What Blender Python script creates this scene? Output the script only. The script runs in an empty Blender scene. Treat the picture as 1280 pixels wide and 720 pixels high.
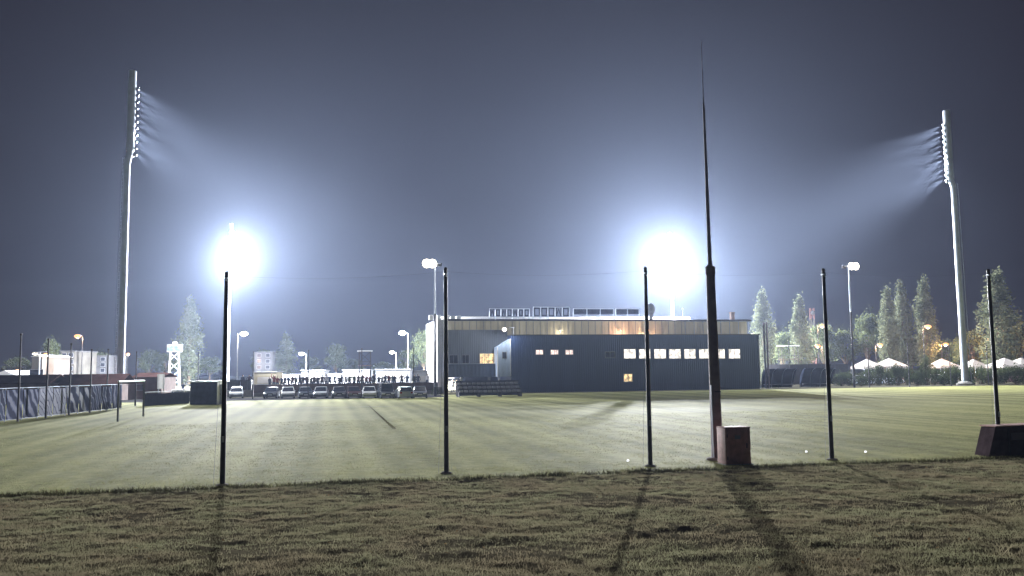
import bpy, bmesh, math, random
import numpy as np
from mathutils import Vector, Matrix, noise, Quaternion

random.seed(7); RNG = np.random.default_rng(11)
R = math.radians
sc = bpy.context.scene
col = sc.collection

# ------------------------------------------------------------------ camera
F_PX, CAM_H, PITCH, ROLL = 1080.0, 2.8, R(5.5), R(-0.65)
cam_d = bpy.data.cameras.new('camera'); cam = bpy.data.objects.new('camera', cam_d); col.objects.link(cam)
cam_d.sensor_width = 36; cam_d.lens = 36 * F_PX / 1280; cam_d.clip_start = .1; cam_d.clip_end = 5000
ROT = Matrix.Rotation(R(90) + PITCH, 4, 'X') @ Matrix.Rotation(ROLL, 4, 'Z')
cam.matrix_world = Matrix.Translation((0, 0, CAM_H)) @ ROT
sc.camera = cam
R3 = ROT.to_3x3()
def ray(px, py): return R3 @ Vector(((px - 640) / F_PX, -(py - 360) / F_PX, -1))
def at(px, py, Y):                        # the point of that sight line at distance Y
    d = ray(px, py); k = Y / d.y
    return Vector((d.x * k, Y, CAM_H + d.z * k))
def ground(px, py):                       # where that sight line meets the flat field
    d = ray(px, py); k = -CAM_H / d.z
    return Vector((d.x * k, d.y * k, 0))
def hor(px): return 465 - (px - 640) * math.tan(-ROLL)
A = R(12.3)                               # the whole site is turned by this much
U = Vector((math.cos(A), math.sin(A), 0)); V = Vector((-math.sin(A), math.cos(A), 0))
def S(u, v, z=0): return U * u + V * v + Vector((0, 0, z))
def uv(p): return p.dot(U), p.dot(V)

# ------------------------------------------------------------------ materials
def nodes(name):
    m = bpy.data.materials.new(name); m.use_nodes = True
    return m, m.node_tree.nodes, m.node_tree.links, m.node_tree.nodes['Principled BSDF']
def mat(name, c, rough=.6, metal=0, var=.25, scale=3, bump=0, bscale=20, spec=.4):
    m, n, l, b = nodes(name)
    b.inputs['Roughness'].default_value = rough; b.inputs['Metallic'].default_value = metal
    b.inputs['Specular IOR Level'].default_value = spec if rough < .8 else 0
    tc = n.new('ShaderNodeTexCoord'); ns = n.new('ShaderNodeTexNoise')
    ns.inputs['Scale'].default_value = scale; ns.inputs['Detail'].default_value = 6
    l.new(tc.outputs['Object'], ns.inputs['Vector'])
    r = n.new('ShaderNodeValToRGB')
    r.color_ramp.elements[0].position = .3; r.color_ramp.elements[1].position = .7
    r.color_ramp.elements[0].color = (*[x * (1 - var) for x in c], 1)
    r.color_ramp.elements[1].color = (*[min(1, x * (1 + var)) for x in c], 1)
    l.new(ns.outputs['Fac'], r.inputs['Fac']); l.new(r.outputs['Color'], b.inputs['Base Color'])
    if bump:
        n2 = n.new('ShaderNodeTexNoise'); n2.inputs['Scale'].default_value = bscale; n2.inputs['Detail'].default_value = 4
        l.new(tc.outputs['Object'], n2.inputs['Vector'])
        bp = n.new('ShaderNodeBump'); bp.inputs['Strength'].default_value = bump; bp.inputs['Distance'].default_value = .05
        l.new(n2.outputs['Fac'], bp.inputs['Height']); l.new(bp.outputs['Normal'], b.inputs['Normal'])
    return m
def emit(name, c, s, var=0.0, scale=2):
    m, n, l, b = nodes(name)
    b.inputs['Base Color'].default_value = (.02, .02, .02, 1); b.inputs['Roughness'].default_value = .4
    b.inputs['Emission Strength'].default_value = s; b.inputs['Emission Color'].default_value = (*c, 1)
    if var:
        tc = n.new('ShaderNodeTexCoord'); ns = n.new('ShaderNodeTexNoise'); ns.inputs['Scale'].default_value = scale
        l.new(tc.outputs['Object'], ns.inputs['Vector'])
        r = n.new('ShaderNodeValToRGB'); r.color_ramp.elements[0].position = .38; r.color_ramp.elements[1].position = .6
        r.color_ramp.elements[0].color = (*[x * (1 - var) for x in c], 1); r.color_ramp.elements[1].color = (*c, 1)
        l.new(ns.outputs['Fac'], r.inputs['Fac']); l.new(r.outputs['Color'], b.inputs['Emission Color'])
    return m
def corrugated(name, c, pitch=.25, rough=.5, var=.18):
    m, n, l, b = nodes(name)
    b.inputs['Roughness'].default_value = rough
    tc = n.new('ShaderNodeTexCoord'); sx = n.new('ShaderNodeSeparateXYZ'); l.new(tc.outputs['Object'], sx.inputs[0])
    mu = n.new('ShaderNodeMath'); mu.operation = 'MULTIPLY'; mu.inputs[1].default_value = 2 * math.pi / pitch
    l.new(sx.outputs['X'], mu.inputs[0])
    si = n.new('ShaderNodeMath'); si.operation = 'SINE'; l.new(mu.outputs[0], si.inputs[0])
    bp = n.new('ShaderNodeBump'); bp.inputs['Strength'].default_value = .3; bp.inputs['Distance'].default_value = .05
    l.new(si.outputs[0], bp.inputs['Height']); l.new(bp.outputs['Normal'], b.inputs['Normal'])
    mp = n.new('ShaderNodeMapping'); mp.inputs['Scale'].default_value = (.9, .9, .12); l.new(tc.outputs['Object'], mp.inputs['Vector'])
    ns = n.new('ShaderNodeTexNoise'); ns.inputs['Scale'].default_value = 1.3; ns.inputs['Detail'].default_value = 6
    l.new(mp.outputs[0], ns.inputs['Vector'])
    r = n.new('ShaderNodeValToRGB'); r.color_ramp.elements[0].position = .3; r.color_ramp.elements[1].position = .7
    r.color_ramp.elements[0].color = (*[x * (1 - var) for x in c], 1); r.color_ramp.elements[1].color = (*[x * (1 + var) for x in c], 1)
    l.new(ns.outputs['Fac'], r.inputs['Fac']); l.new(r.outputs['Color'], b.inputs['Base Color'])
    return m
def foliage(name, c1, c2, tr=.35, scale=.35):
    m, n, l, b = nodes(name)
    b.inputs['Roughness'].default_value = .8; b.inputs['Specular IOR Level'].default_value = 0
    tc = n.new('ShaderNodeTexCoord'); ns = n.new('ShaderNodeTexNoise'); ns.inputs['Scale'].default_value = scale; ns.inputs['Detail'].default_value = 5
    l.new(tc.outputs['Object'], ns.inputs['Vector'])
    r = n.new('ShaderNodeValToRGB'); r.color_ramp.elements[0].position = .35; r.color_ramp.elements[1].position = .65
    r.color_ramp.elements[0].color = (*c1, 1); r.color_ramp.elements[1].color = (*c2, 1)
    l.new(ns.outputs['Fac'], r.inputs['Fac']); l.new(r.outputs['Color'], b.inputs['Base Color'])
    t = n.new('ShaderNodeBsdfTranslucent'); l.new(r.outputs['Color'], t.inputs['Color'])
    mx = n.new('ShaderNodeMixShader'); mx.inputs[0].default_value = tr
    l.new(b.outputs[0], mx.inputs[1]); l.new(t.outputs[0], mx.inputs[2])
    l.new(mx.outputs[0], n['Material Output'].inputs['Surface'])
    return m

def fascia_mat():                          # sheets that emit by themselves, standing in for light from the stand behind
    m = corrugated('emissive beige fascia sheets', (.40, .37, .28), .62, .5, .25)
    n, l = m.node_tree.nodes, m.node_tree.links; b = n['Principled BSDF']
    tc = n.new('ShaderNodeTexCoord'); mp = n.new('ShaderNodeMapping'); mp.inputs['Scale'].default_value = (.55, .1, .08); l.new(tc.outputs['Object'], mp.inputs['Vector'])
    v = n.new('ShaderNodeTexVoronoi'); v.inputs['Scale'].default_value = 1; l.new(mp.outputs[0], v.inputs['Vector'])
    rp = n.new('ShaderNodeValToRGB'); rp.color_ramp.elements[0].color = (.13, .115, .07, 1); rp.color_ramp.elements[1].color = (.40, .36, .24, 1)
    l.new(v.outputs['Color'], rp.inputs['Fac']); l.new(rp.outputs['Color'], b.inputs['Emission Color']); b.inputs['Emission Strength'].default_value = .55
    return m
M = dict(
    dark_steel=mat('dark painted steel', (.035, .035, .045), .55, .3, .3, 6),
    galv=mat('galvanised steel', (.42, .48, .57), .5, .2, .12, 1.5),
    rusty=mat('weathered brown steel', (.15, .115, .125), .7, .1, .4, 2.5, .3, 14),
    cabinet=mat('red brown cabinet paint', (.36, .18, .15), .7, 0, .3, 5, .3, 30),
    dim_white=mat('weathered pale render', (.17, .165, .16), .9, 0, .2, .4), dim_stone=mat('beige render', (.10, .095, .085), .9, 0, .25, .4), dim_grey=mat('grey render', (.09, .09, .095), .9, 0, .25, .4),
    kiosk=mat('grubby white panels', (.15, .155, .165), .85, 0, .25, .8), kiosk_cream=mat('grubby cream panels', (.15, .135, .10), .85, 0, .25, .8),
    skip=mat('dark brown steel', (.075, .055, .062), .85, 0, .35, 3, .3, 12),
    black=mat('black rubber', (.018, .018, .02), .85),
    white=mat('white paint', (.78, .79, .8), .55, 0, .08, 4),
    cream=mat('cream sheet', (.66, .6, .46), .6, 0, .12, 2),
    navy_clad=corrugated('blue grey cladding', (.032, .060, .150), .3, .5, .08),
    grey_clad=corrugated('grey cladding', (.14, .16, .19), .25),
    balcony=corrugated('blue parapet cladding', (.10, .13, .20), .5),
    beige_glow=fascia_mat(),
    pale_blue=corrugated('pale blue cladding', (.42, .52, .68), .4),
    roof=mat('pale roof sheet', (.62, .64, .66), .5, .1, .15, 1),
    roof_edge=mat('dark gutter', (.03, .033, .04), .6),
    frame=mat('window frame', (.25, .26, .28), .5),
    glass=mat('dark glass', (.03, .035, .05), .12, 0, .2, 3, spec=.6),
    concrete=mat('concrete', (.33, .32, .30), .85, 0, .25, 2, .3, 12),
    brown_board=mat('red brown boards', (.13, .082, .070), .75, 0, .3, 1.2),
    dark_panel=mat('dark blue panel', (.030, .038, .062), .85, 0, .3, 2),
    grey_panel=mat('grey panel', (.2, .21, .23), .85, 0, .2, 2),
    trunk=mat('bark', (.09, .07, .05), .9, 0, .3, 3, .5, 10),
    red_roof=mat('brown red roof', (.075, .042, .038), .8, 0, .25, .8),
    canvas=mat('white canvas', (.33, .315, .30), .75, 0, .06, 2),
    plastic_seat=mat('grey plastic seats', (.30, .30, .34), .5, 0, .25, 2),
    lens=emit('floodlight glass', (.93, .96, 1), 260),
    lamp_w=emit('white lamp glass', (1, .88, .70), 8),
    lamp_o=emit('sodium lamp glass', (1, .45, .16), 1.9),
    lamp_b=emit('cold lamp glass', (.80, .92, 1), 30),
    win_white=emit('lit window white', (1, .93, .82), 1.9, .62, 1.6),
    win_pink=emit('lit window dim', (1, .78, .70), 1.5, .5, 2.5),
    win_warm=emit('lit window warm', (1, .72, .36), 1.5, .75, 2.2),
    cyan_sign=emit('lit sign face', (.62, .92, 1), 1.6, .6, 1.4),
    pop_leaf=foliage('poplar leaves', (.062, .074, .045), (.135, .150, .095)),
    tree_leaf=foliage('tree leaves', (.038, .050, .026), (.085, .100, .050)),
    bush_leaf=foliage('bush leaves', (.022, .032, .018), (.06, .075, .035)),
    grass=foliage('rough grass', (.198, .168, .106), (.210, .205, .120), .42, .7),
    paper=foliage('thin white plastic', (.8, .8, .8), (.7, .7, .7), .75, 2),
    tall_grass=foliage('tall edge grass', (.035, .034, .018), (.075, .070, .032), .2, 1.2),
)

# ------------------------------------------------------------------ mesh helper
class MB:
    def __init__(s): s.v = []; s.f = []; s.m = []; s.cur = 0
    def add(s, vs, fs):
        o = len(s.v); s.v += [tuple(x) for x in vs]; s.f += [tuple(i + o for i in f) for f in fs]; s.m += [s.cur] * len(fs); return s
    def mat(s, i): s.cur = i; return s
    def box(s, c, d, rot=None, bev=0):
        x, y, z = [k / 2 for k in d]
        if bev:
            b = min(bev, x * .45, y * .45, z * .45)
            bm = bmesh.new(); bmesh.ops.create_cube(bm, size=1)
            for w in bm.verts: w.co = Vector((w.co.x * d[0], w.co.y * d[1], w.co.z * d[2]))
            bmesh.ops.bevel(bm, geom=bm.edges[:], offset=b, segments=2, affect='EDGES', profile=.6)
            bm.verts.index_update()
            vs = [w.co.copy() for w in bm.verts]; fs = [[w.index for w in f.verts] for f in bm.faces]; bm.free()
        else:
            vs = [Vector((i * x, j * y, k * z)) for k in (-1, 1) for j in (-1, 1) for i in (-1, 1)]
            fs = [(0, 2, 3, 1), (4, 5, 7, 6), (0, 1, 5, 4), (2, 6, 7, 3), (0, 4, 6, 2), (1, 3, 7, 5)]
        if rot is not None: vs = [rot @ w for w in vs]
        return s.add([w + Vector(c) for w in vs], fs)
    def tube(s, p0, p1, r0, r1=None, n=8, caps=True):
        r1 = r0 if r1 is None else r1
        p0, p1 = Vector(p0), Vector(p1); d = (p1 - p0).normalized()
        a = d.orthogonal().normalized(); b = d.cross(a)
        vs = []
        for p, r in ((p0, r0), (p1, r1)):
            vs += [p + (a * math.cos(2 * math.pi * i / n) + b * math.sin(2 * math.pi * i / n)) * r for i in range(n)]
        fs = [(i, (i + 1) % n, n + (i + 1) % n, n + i) for i in range(n)]
        if caps: fs += [tuple(range(n))[::-1], tuple(range(n, 2 * n))]
        return s.add(vs, fs)
    def lathe(s, prof, n=16, c=(0, 0, 0)):
        vs = []; c = Vector(c)
        for r, z in prof: vs += [c + Vector((r * math.cos(2 * math.pi * i / n), r * math.sin(2 * math.pi * i / n), z)) for i in range(n)]
        fs = []
        for k in range(len(prof) - 1):
            fs += [(k * n + i, k * n + (i + 1) % n, (k + 1) * n + (i + 1) % n, (k + 1) * n + i) for i in range(n)]
        fs += [tuple(range(n))[::-1], tuple(range((len(prof) - 1) * n, len(prof) * n))]
        return s.add(vs, fs)
    def ball(s, c, r, n=10, m=7):
        prof = [(max(1e-3, math.sin(math.pi * k / m)) , -math.cos(math.pi * k / m)) for k in range(m + 1)]
        r = Vector((r, r, r)) if not hasattr(r, '__len__') else Vector(r)
        o = len(s.v); s.lathe(prof, n)
        for i in range(o, len(s.v)):
            w = s.v[i]; s.v[i] = (w[0] * r.x + c[0], w[1] * r.y + c[1], w[2] * r.z + c[2])
        return s
    def prism(s, poly, axis, a, b):       # polygon in the other two axes, pulled from a to b along the axis
        n = len(poly)
        def pt(p, t):
            return {'x': (t, p[0], p[1]), 'y': (p[0], t, p[1]), 'z': (p[0], p[1], t)}[axis]
        vs = [pt(p, a) for p in poly] + [pt(p, b) for p in poly]
        fs = [tuple(range(n))[::-1], tuple(range(n, 2 * n))] + [(i, (i + 1) % n, n + (i + 1) % n, n + i) for i in range(n)]
        return s.add(vs, fs)
    def build(s, name, mats, parent=None, smooth=False, loc=None, fix=True):
        me = bpy.data.meshes.new(name); me.from_pydata(s.v, [], s.f)
        for m in (mats if isinstance(mats, (list, tuple)) else [mats]): me.materials.append(m)
        me.polygons.foreach_set('material_index', s.m)
        if fix:
            bm = bmesh.new(); bm.from_mesh(me); bmesh.ops.recalc_face_normals(bm, faces=bm.faces[:]); bm.to_mesh(me); bm.free()
        if smooth:
            for p in me.polygons: p.use_smooth = len(p.vertices) <= 4
            try: me.set_sharp_from_angle(angle=R(40))
            except Exception: pass
        me.update()
        o = bpy.data.objects.new(name, me); col.objects.link(o)
        if parent: o.parent = parent
        if loc is not None: o.location = loc
        return o
def tag(o, label=None, cat=None, group=None, kind=None):
    if label: o['label'] = label
    if cat: o['category'] = cat
    if group: o['group'] = group
    if kind: o['kind'] = kind
    return o
def thing(name, label, cat, loc=(0, 0, 0), rz=0, group=None):
    o = bpy.data.objects.new(name, None); col.objects.link(o)
    o.location = loc; o.rotation_euler = (0, 0, rz); o.empty_display_size = .3
    return tag(o, label, cat, group)
def kids(o): return [c for c in ALLCH.get(o, [])]
def copy_tree(o, parent=None):
    c = o.copy(); col.objects.link(c); c.parent = parent
    for ch in o.children: copy_tree(ch, c)
    return c
def dup(o, loc, rz=None, label=None, scale=None):
    c = copy_tree(o); c.location = loc
    if rz is not None: c.rotation_euler = (0, 0, rz)
    if label: c['label'] = label
    if scale is not None: c.scale = scale
    return c
def lamp(kind, name, power, colr, loc, parent=None, size=.3, aim=None, angle=None, blend=1.0):
    d = bpy.data.lights.new(name, kind); d.energy = power; d.color = colr; d.shadow_soft_size = size
    o = bpy.data.objects.new(name, d); col.objects.link(o); o.location = loc
    if parent: o.parent = parent
    if aim is not None: o.rotation_mode = 'QUATERNION'; o.rotation_quaternion = Vector(aim).to_track_quat('-Z', 'Y')
    if angle: d.spot_size = angle; d.spot_blend = blend
    return o

# ------------------------------------------------------------------ sky and haze
w = bpy.data.worlds.new('World'); sc.world = w; w.use_nodes = True
wn, wl = w.node_tree.nodes, w.node_tree.links
bg = wn['Background']
sky = wn.new('ShaderNodeTexSky'); sky.sky_type = 'NISHITA'; sky.sun_disc = False
sky.sun_elevation = R(-6); sky.sun_rotation = R(200)
wl.new(sky.outputs[0], bg.inputs['Color']); bg.inputs['Strength'].default_value = .05
bg2 = wn.new('ShaderNodeBackground'); bg2.inputs['Color'].default_value = (.0100, .0072, .0140, 1); bg2.inputs['Strength'].default_value = 1
ad = wn.new('ShaderNodeAddShader'); wl.new(bg.outputs[0], ad.inputs[0]); wl.new(bg2.outputs[0], ad.inputs[1])
wl.new(ad.outputs[0], wn['World Output'].inputs['Surface'])

HAZE_DENSITY, HAZE_G = 1.0e-4, .68
hm = bpy.data.materials.new('night haze'); hm.use_nodes = True
hn = hm.node_tree.nodes; hl = hm.node_tree.links; hn.remove(hn['Principled BSDF'])
pv = hn.new('ShaderNodeVolumePrincipled'); pv.inputs['Density'].default_value = HAZE_DENSITY
pv.inputs['Color'].default_value = (.57, .70, .99, 1); pv.inputs['Anisotropy'].default_value = HAZE_G
hl.new(pv.outputs[0], hn['Material Output'].inputs['Volume'])
hm.cycles.homogeneous_volume = True; hm.cycles.volume_sampling = 'EQUIANGULAR'
hz = MB().box((0, 300, 84), (2600, 2600, 172)).build('haze', hm); tag(hz, kind='stuff')

# ------------------------------------------------------------------ ground
def ground_mat(name, dark, light, scale, bump=.4, stripes=False):
    m, n, l, b = nodes(name)
    b.inputs['Roughness'].default_value = .85; b.inputs['Specular IOR Level'].default_value = .006 if stripes else 0
    tc = n.new('ShaderNodeTexCoord')
    n1 = n.new('ShaderNodeTexNoise'); n1.inputs['Scale'].default_value = scale; n1.inputs['Detail'].default_value = 8; n1.inputs['Roughness'].default_value = .7
    n2 = n.new('ShaderNodeTexNoise'); n2.inputs['Scale'].default_value = .12; n2.inputs['Detail'].default_value = 5
    l.new(tc.outputs['Object'], n1.inputs['Vector']); l.new(tc.outputs['Object'], n2.inputs['Vector'])
    mx = n.new('ShaderNodeMix'); mx.data_type = 'FLOAT'; mx.inputs[0].default_value = .42
    l.new(n1.outputs['Fac'], mx.inputs[2]); l.new(n2.outputs['Fac'], mx.inputs[3])
    fac = mx.outputs[0]
    if stripes:                              # mown lanes and wheel tracks run across the pitch
        sx = n.new('ShaderNodeSeparateXYZ'); l.new(tc.outputs['Object'], sx.inputs[0])
        for period, amt, ph in ((4.2, .06, 0), (1.35, .05, .7)):
            mu = n.new('ShaderNodeMath'); mu.operation = 'MULTIPLY_ADD'; mu.inputs[1].default_value = 2 * math.pi / period; mu.inputs[2].default_value = ph
            l.new(sx.outputs['X'], mu.inputs[0])
            si = n.new('ShaderNodeMath'); si.operation = 'SINE'; l.new(mu.outputs[0], si.inputs[0])
            n3 = n.new('ShaderNodeTexNoise'); n3.inputs['Scale'].default_value = .06 if period > 2 else .11
            l.new(tc.outputs['Object'], n3.inputs['Vector'])
            mm = n.new('ShaderNodeMath'); mm.operation = 'MULTIPLY'; l.new(si.outputs[0], mm.inputs[0]); l.new(n3.outputs['Fac'], mm.inputs[1])
            ma = n.new('ShaderNodeMath'); ma.operation = 'MULTIPLY_ADD'; ma.inputs[1].default_value = amt * 2
            l.new(mm.outputs[0], ma.inputs[0]); l.new(fac, ma.inputs[2]); fac = ma.outputs[0]
    r = n.new('ShaderNodeValToRGB'); r.color_ramp.elements[0].position = .36; r.color_ramp.elements[1].position = .64
    r.color_ramp.elements[0].color = (*dark, 1); r.color_ramp.elements[1].color = (*light, 1)
    l.new(fac, r.inputs['Fac']); l.new(r.outputs['Color'], b.inputs['Base Color'])
    bp = n.new('ShaderNodeBump'); bp.inputs['Strength'].default_value = bump; bp.inputs['Distance'].default_value = .03
    l.new(n1.outputs['Fac'], bp.inputs['Height']); l.new(bp.outputs['Normal'], b.inputs['Normal'])
    return m
M_field = ground_mat('mown pitch grass', (.130, .138, .050), (.315, .320, .135), 2.6, .25, True)
M_far = ground_mat('worn ground', (.05, .048, .035), (.10, .095, .07), .8, .3)
M_bank = ground_mat('rough bank soil and grass', (.058, .051, .034), (.140, .124, .082), 9, .4)
M_line = mat('worn white line', (.40, .40, .34), .9, 0, .35, 2.5)
M_path = mat('asphalt', (.055, .055, .058), .9, 0, .3, 2)

g = MB().box((0, 300, -.55), (2400, 2400, 1.0)).build('ground', M_far); tag(g, kind='structure')
def sheet(name, u0, u1, v0, v1, z, m):
    o = MB().add([(u0, v0, 0), (u1, v0, 0), (u1, v1, 0), (u0, v1, 0)], [(0, 1, 2, 3)]).build(name, m, fix=False)
    o.location = (0, 0, z); o.rotation_euler = (0, 0, A); return tag(o, kind='structure')
NET_V = 22.6
sheet('pitch', -120, 160, NET_V - 4, 106, 0, M_field)
sheet('car_park_asphalt', -75, 14, 97, 108, .004, M_path)
# the far touchline and the goal line of the training pitch
tl = sheet('touchline', -13, 70, 73.1, 73.3, .004, M_line)

# a narrow dark streak crossing the left half of the pitch
ra, rb_ = ground(461, 507), ground(493, 536)
dd = rb_ - ra; nn = Vector((-dd.y, dd.x, 0)).normalized() * .10
rt = MB().add([ra - nn * .3, ra + nn * .3, rb_ + nn, rb_ - nn], [(0, 1, 2, 3)]).build('pitch_streak', mat('dark streak', (.075, .07, .035), .95, 0, .3, 3), fix=False); rt.location.z = .004; tag(rt, kind='structure')
def bank_h(u, v):
    d = NET_V - v
    k = min(1, max(0, d / 16)); k = k * k * (3 - 2 * k)
    h = .42 * k + .02
    e = min(1, max(0, (d + .15) / .45))
    h = h * e - .08 * (1 - e)
    p = Vector((u * .9, v * .9, 0))
    h += e * (.04 * noise.noise(p * 2.1) + .035 * noise.noise(p * 5.0) + .03 * noise.noise(p * .35))
    return h
NU, NV = 330, 200
us = np.linspace(-26, 34, NU); vs_ = np.linspace(NET_V + .3, 1.5, NV)
vv = [(u, v + .18 * noise.noise(Vector((u * .7, 5, 0))), bank_h(u, v)) for v in vs_ for u in us]
ff = [(j * NU + i, (j + 1) * NU + i, (j + 1) * NU + i + 1, j * NU + i + 1) for j in range(NV - 1) for i in range(NU - 1)]
bk = MB(); bk.v = vv; bk.f = ff; bk.m = [0] * len(ff)
bank = bk.build('rough_grass_bank', M_bank, smooth=False, fix=False); bank.rotation_euler = (0, 0, A); tag(bank, kind='structure')
for p in bank.data.polygons: p.use_smooth = True

def blades(name, pts, hmin, hmax, wid, per, m, spread):
    n = len(pts) * per
    P = np.repeat(np.array(pts), per, axis=0)
    P[:, :2] += RNG.normal(0, spread, (n, 2))
    ang = RNG.uniform(0, 2 * np.pi, n); h = RNG.uniform(hmin, hmax, n); w_ = wid * RNG.uniform(.6, 1.4, n)
    lean = RNG.uniform(.2, 1.3, n); la = RNG.uniform(0, 2 * np.pi, n)
    dx, dy = np.cos(ang) * w_, np.sin(ang) * w_
    tip = P + np.stack([np.cos(la) * h * lean, np.sin(la) * h * lean, h], 1)
    a = P - np.stack([dx, dy, np.full(n, .01)], 1); b = P + np.stack([dx, dy, np.full(n, -.01)], 1)
    verts = np.stack([a, b, tip], 1).reshape(-1, 3)
    me = bpy.data.meshes.new(name); me.vertices.add(3 * n); me.vertices.foreach_set('co', verts.astype(np.float32).ravel())
    me.loops.add(3 * n); me.loops.foreach_set('vertex_index', np.arange(3 * n, dtype=np.int32))
    me.polygons.add(n); me.polygons.foreach_set('loop_start', np.arange(0, 3 * n, 3, dtype=np.int32))
    me.update(calc_edges=True); me.validate()
    me.materials.append(m)
    o = bpy.data.objects.new(name, me); col.objects.link(o); o.rotation_euler = (0, 0, A)
    return tag(o, kind='stuff')
pts = []
while len(pts) < 90000:
    v = random.uniform(7, NET_V); u = random.uniform(-22, 28)
    wpt = S(u, v)
    if abs(wpt.x) > wpt.y * .68 + 1: continue
    d = noise.noise(Vector((u * .45, v * .45, 3))) + .9 * 1.3 * noise.noise(Vector((u * 5.5, v * 5.5, 9)))
    if random.random() > .62 + 1.2 * d: continue
    pts.append((u, v, bank_h(u, v)))
tag(blades('rough_grass', pts, .015, .05, .005, 7, M['grass'], .06), 'patchy rough brown green grass covering the near bank', 'grass')
pts = []
for _ in range(5200):
    u = random.uniform(-22, 32)
    dens = noise.noise(Vector((u * .5, 1, 4))) + .4
    if random.random() > dens + .25: continue
    v = NET_V + random.gauss(.05, .16) + .18 * noise.noise(Vector((u * .7, 5, 0)))
    pts.append((u, v, 0))
tag(blades('tall_edge_grass', pts, .03, .15, .008, 8, M['tall_grass'], .09), 'ragged strip of tall dark grass along the net posts', 'grass')

pts = []
for _ in range(260):
    u, v = random.uniform(-20, 26), random.uniform(9, NET_V - .3)
    for q in range(random.randint(1, 4)): pts.append((u + random.gauss(0, .08), v + random.gauss(0, .08), bank_h(u, v)))
tag(blades('weed_tufts', pts, .06, .15, .009, 12, M['grass'], .04), 'taller weedy tufts scattered over the near bank', 'weeds')
n_ = 1100; lu, lv = RNG.uniform(-20, 26, n_), RNG.uniform(8.5, NET_V + 1.5, n_)
LV, LF = [], []
for a_, b_ in zip(lu, lv):
    z_ = (bank_h(a_, b_) if b_ < NET_V - .2 else 0) + random.uniform(.03, .055); th = random.uniform(0, 6.28); sz = random.uniform(.018, .042); tl_ = random.uniform(-.5, .5)
    c_, s_ = math.cos(th) * sz, math.sin(th) * sz; o_ = len(LV)
    LV += [(a_ - c_, b_ - s_, z_ - tl_ * sz), (a_ + s_ * .6, b_ - c_ * .6, z_), (a_ + c_, b_ + s_, z_ + tl_ * sz), (a_ - s_ * .6, b_ + c_ * .6, z_)]; LF.append((o_, o_ + 1, o_ + 2, o_ + 3))
lm = MB(); lm.v = LV; lm.f = LF; lm.m = [0] * len(LF)
lo = lm.build('fallen_leaves', foliage('dry leaves', (.16, .09, .04), (.34, .26, .14), .4, 3), fix=False); lo.rotation_euler = (0, 0, A)
tag(lo, 'small dry leaves scattered on the near bank', 'leaves', kind='stuff')
pts = []
while len(pts) < 60000:
    v = NET_V + .2 + 30 * random.random() ** 1.6; u = random.uniform(-36, 48); wpt = S(u, v)
    if abs(wpt.x) > wpt.y * .66 + 1: continue
    if random.random() > .62 + .9 * noise.noise(Vector((u * .9, v * .9, 2))) + .4 * noise.noise(Vector((u * .13, v * .13, 7))): continue
    pts.append((u, v, 0))
M['turf'] = foliage('mown turf blades', (.19, .19, .085), (.34, .34, .16), .45, .8)
tag(blades('mown_grass', pts, .015, .045, .006, 4, M['turf'], .09), 'short pale mown grass on the near part of the pitch', 'grass')

# ------------------------------------------------------------------ near net posts
POST_G = 'net posts along the near edge of the pitch'
def make_net_post(H=5.55, r=.062):
    t = thing('net_post', '', 'post', (0, 0, 0), A, POST_G)
    MB().tube((0, 0, -.1), (0, 0, H), r * 1.12, r * .82, 12).build('pole', M['dark_steel'], t, True)
    MB().lathe([(r * .9, 0), (r * .95, .03), (r * .4, .07)], 12, (0, 0, H)).build('cap', M['dark_steel'], t, True)
    MB().box((0, 0, H - .12), (.10, .16, .03)).tube((0, -.09, H - .12), (0, -.09, H - .2), .02, n=8).build('pulley', M['galv'], t)
    MB().box((0, -r - .02, 1.2), (.05, .03, .16), bev=.008).build('cleat', M['galv'], t)
    MB().tube((-.22, 0, .0), (-.03, 0, H - .2), .0035, n=5, caps=False).build('halyard', M['grey_panel'], t)
    MB().lathe([(.16, -.1), (.16, .02), (.12, .05)], 14).build('footing', M['concrete'], t, True)
    return t
posts = [(278, 607, 340, 'tall dark net post standing before the far left floodlight mast'),
         (558, 592, 335, 'dark net post in front of the clubhouse left end'),
         (813, 583, 334, 'dark net post crossing the lit window row of the clubhouse'),
         (1040, 575, 336, 'dark net post right of the clubhouse, leaning slightly, before the dugouts'),
         (1250, 568, 337, 'dark net post beside the slanted low bin at the right edge')]
p0 = None; post_loc = []
for i, (px, by, ty, lb) in enumerate(posts):
    loc = ground(px, by); top = at(px, ty, loc.y)
    if p0 is None: p0 = make_net_post(); o = p0; o.location = loc; o['label'] = lb
    else: o = dup(p0, loc, None, lb)
    o.scale = (1, 1, top.z / 5.6)
    post_loc.append((loc, top.z))
p0['label'] = posts[0][3]
# slack hanging cords between the posts
for i in range(4):
    (a, ha), (b, hb) = post_loc[i], post_loc[i + 1]
    k = MB(); prev = None
    for q in range(13):
        s = q / 12; p = a.lerp(b, s) + Vector((0, 0, (ha * (1 - s) + hb * s) - .1 - .5 * s * (1 - s)))
        if prev is not None: k.tube(prev, p, .0016, n=5, caps=False)
        prev = p
    names = ['first and second', 'second and third', 'third and fourth', 'fourth and fifth']
    tag(k.build('net_cable', M['dark_steel']), 'thin slack cable strung between the %s near net posts from the left' % names[i], 'cable', 'cables between the near net posts')

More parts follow.
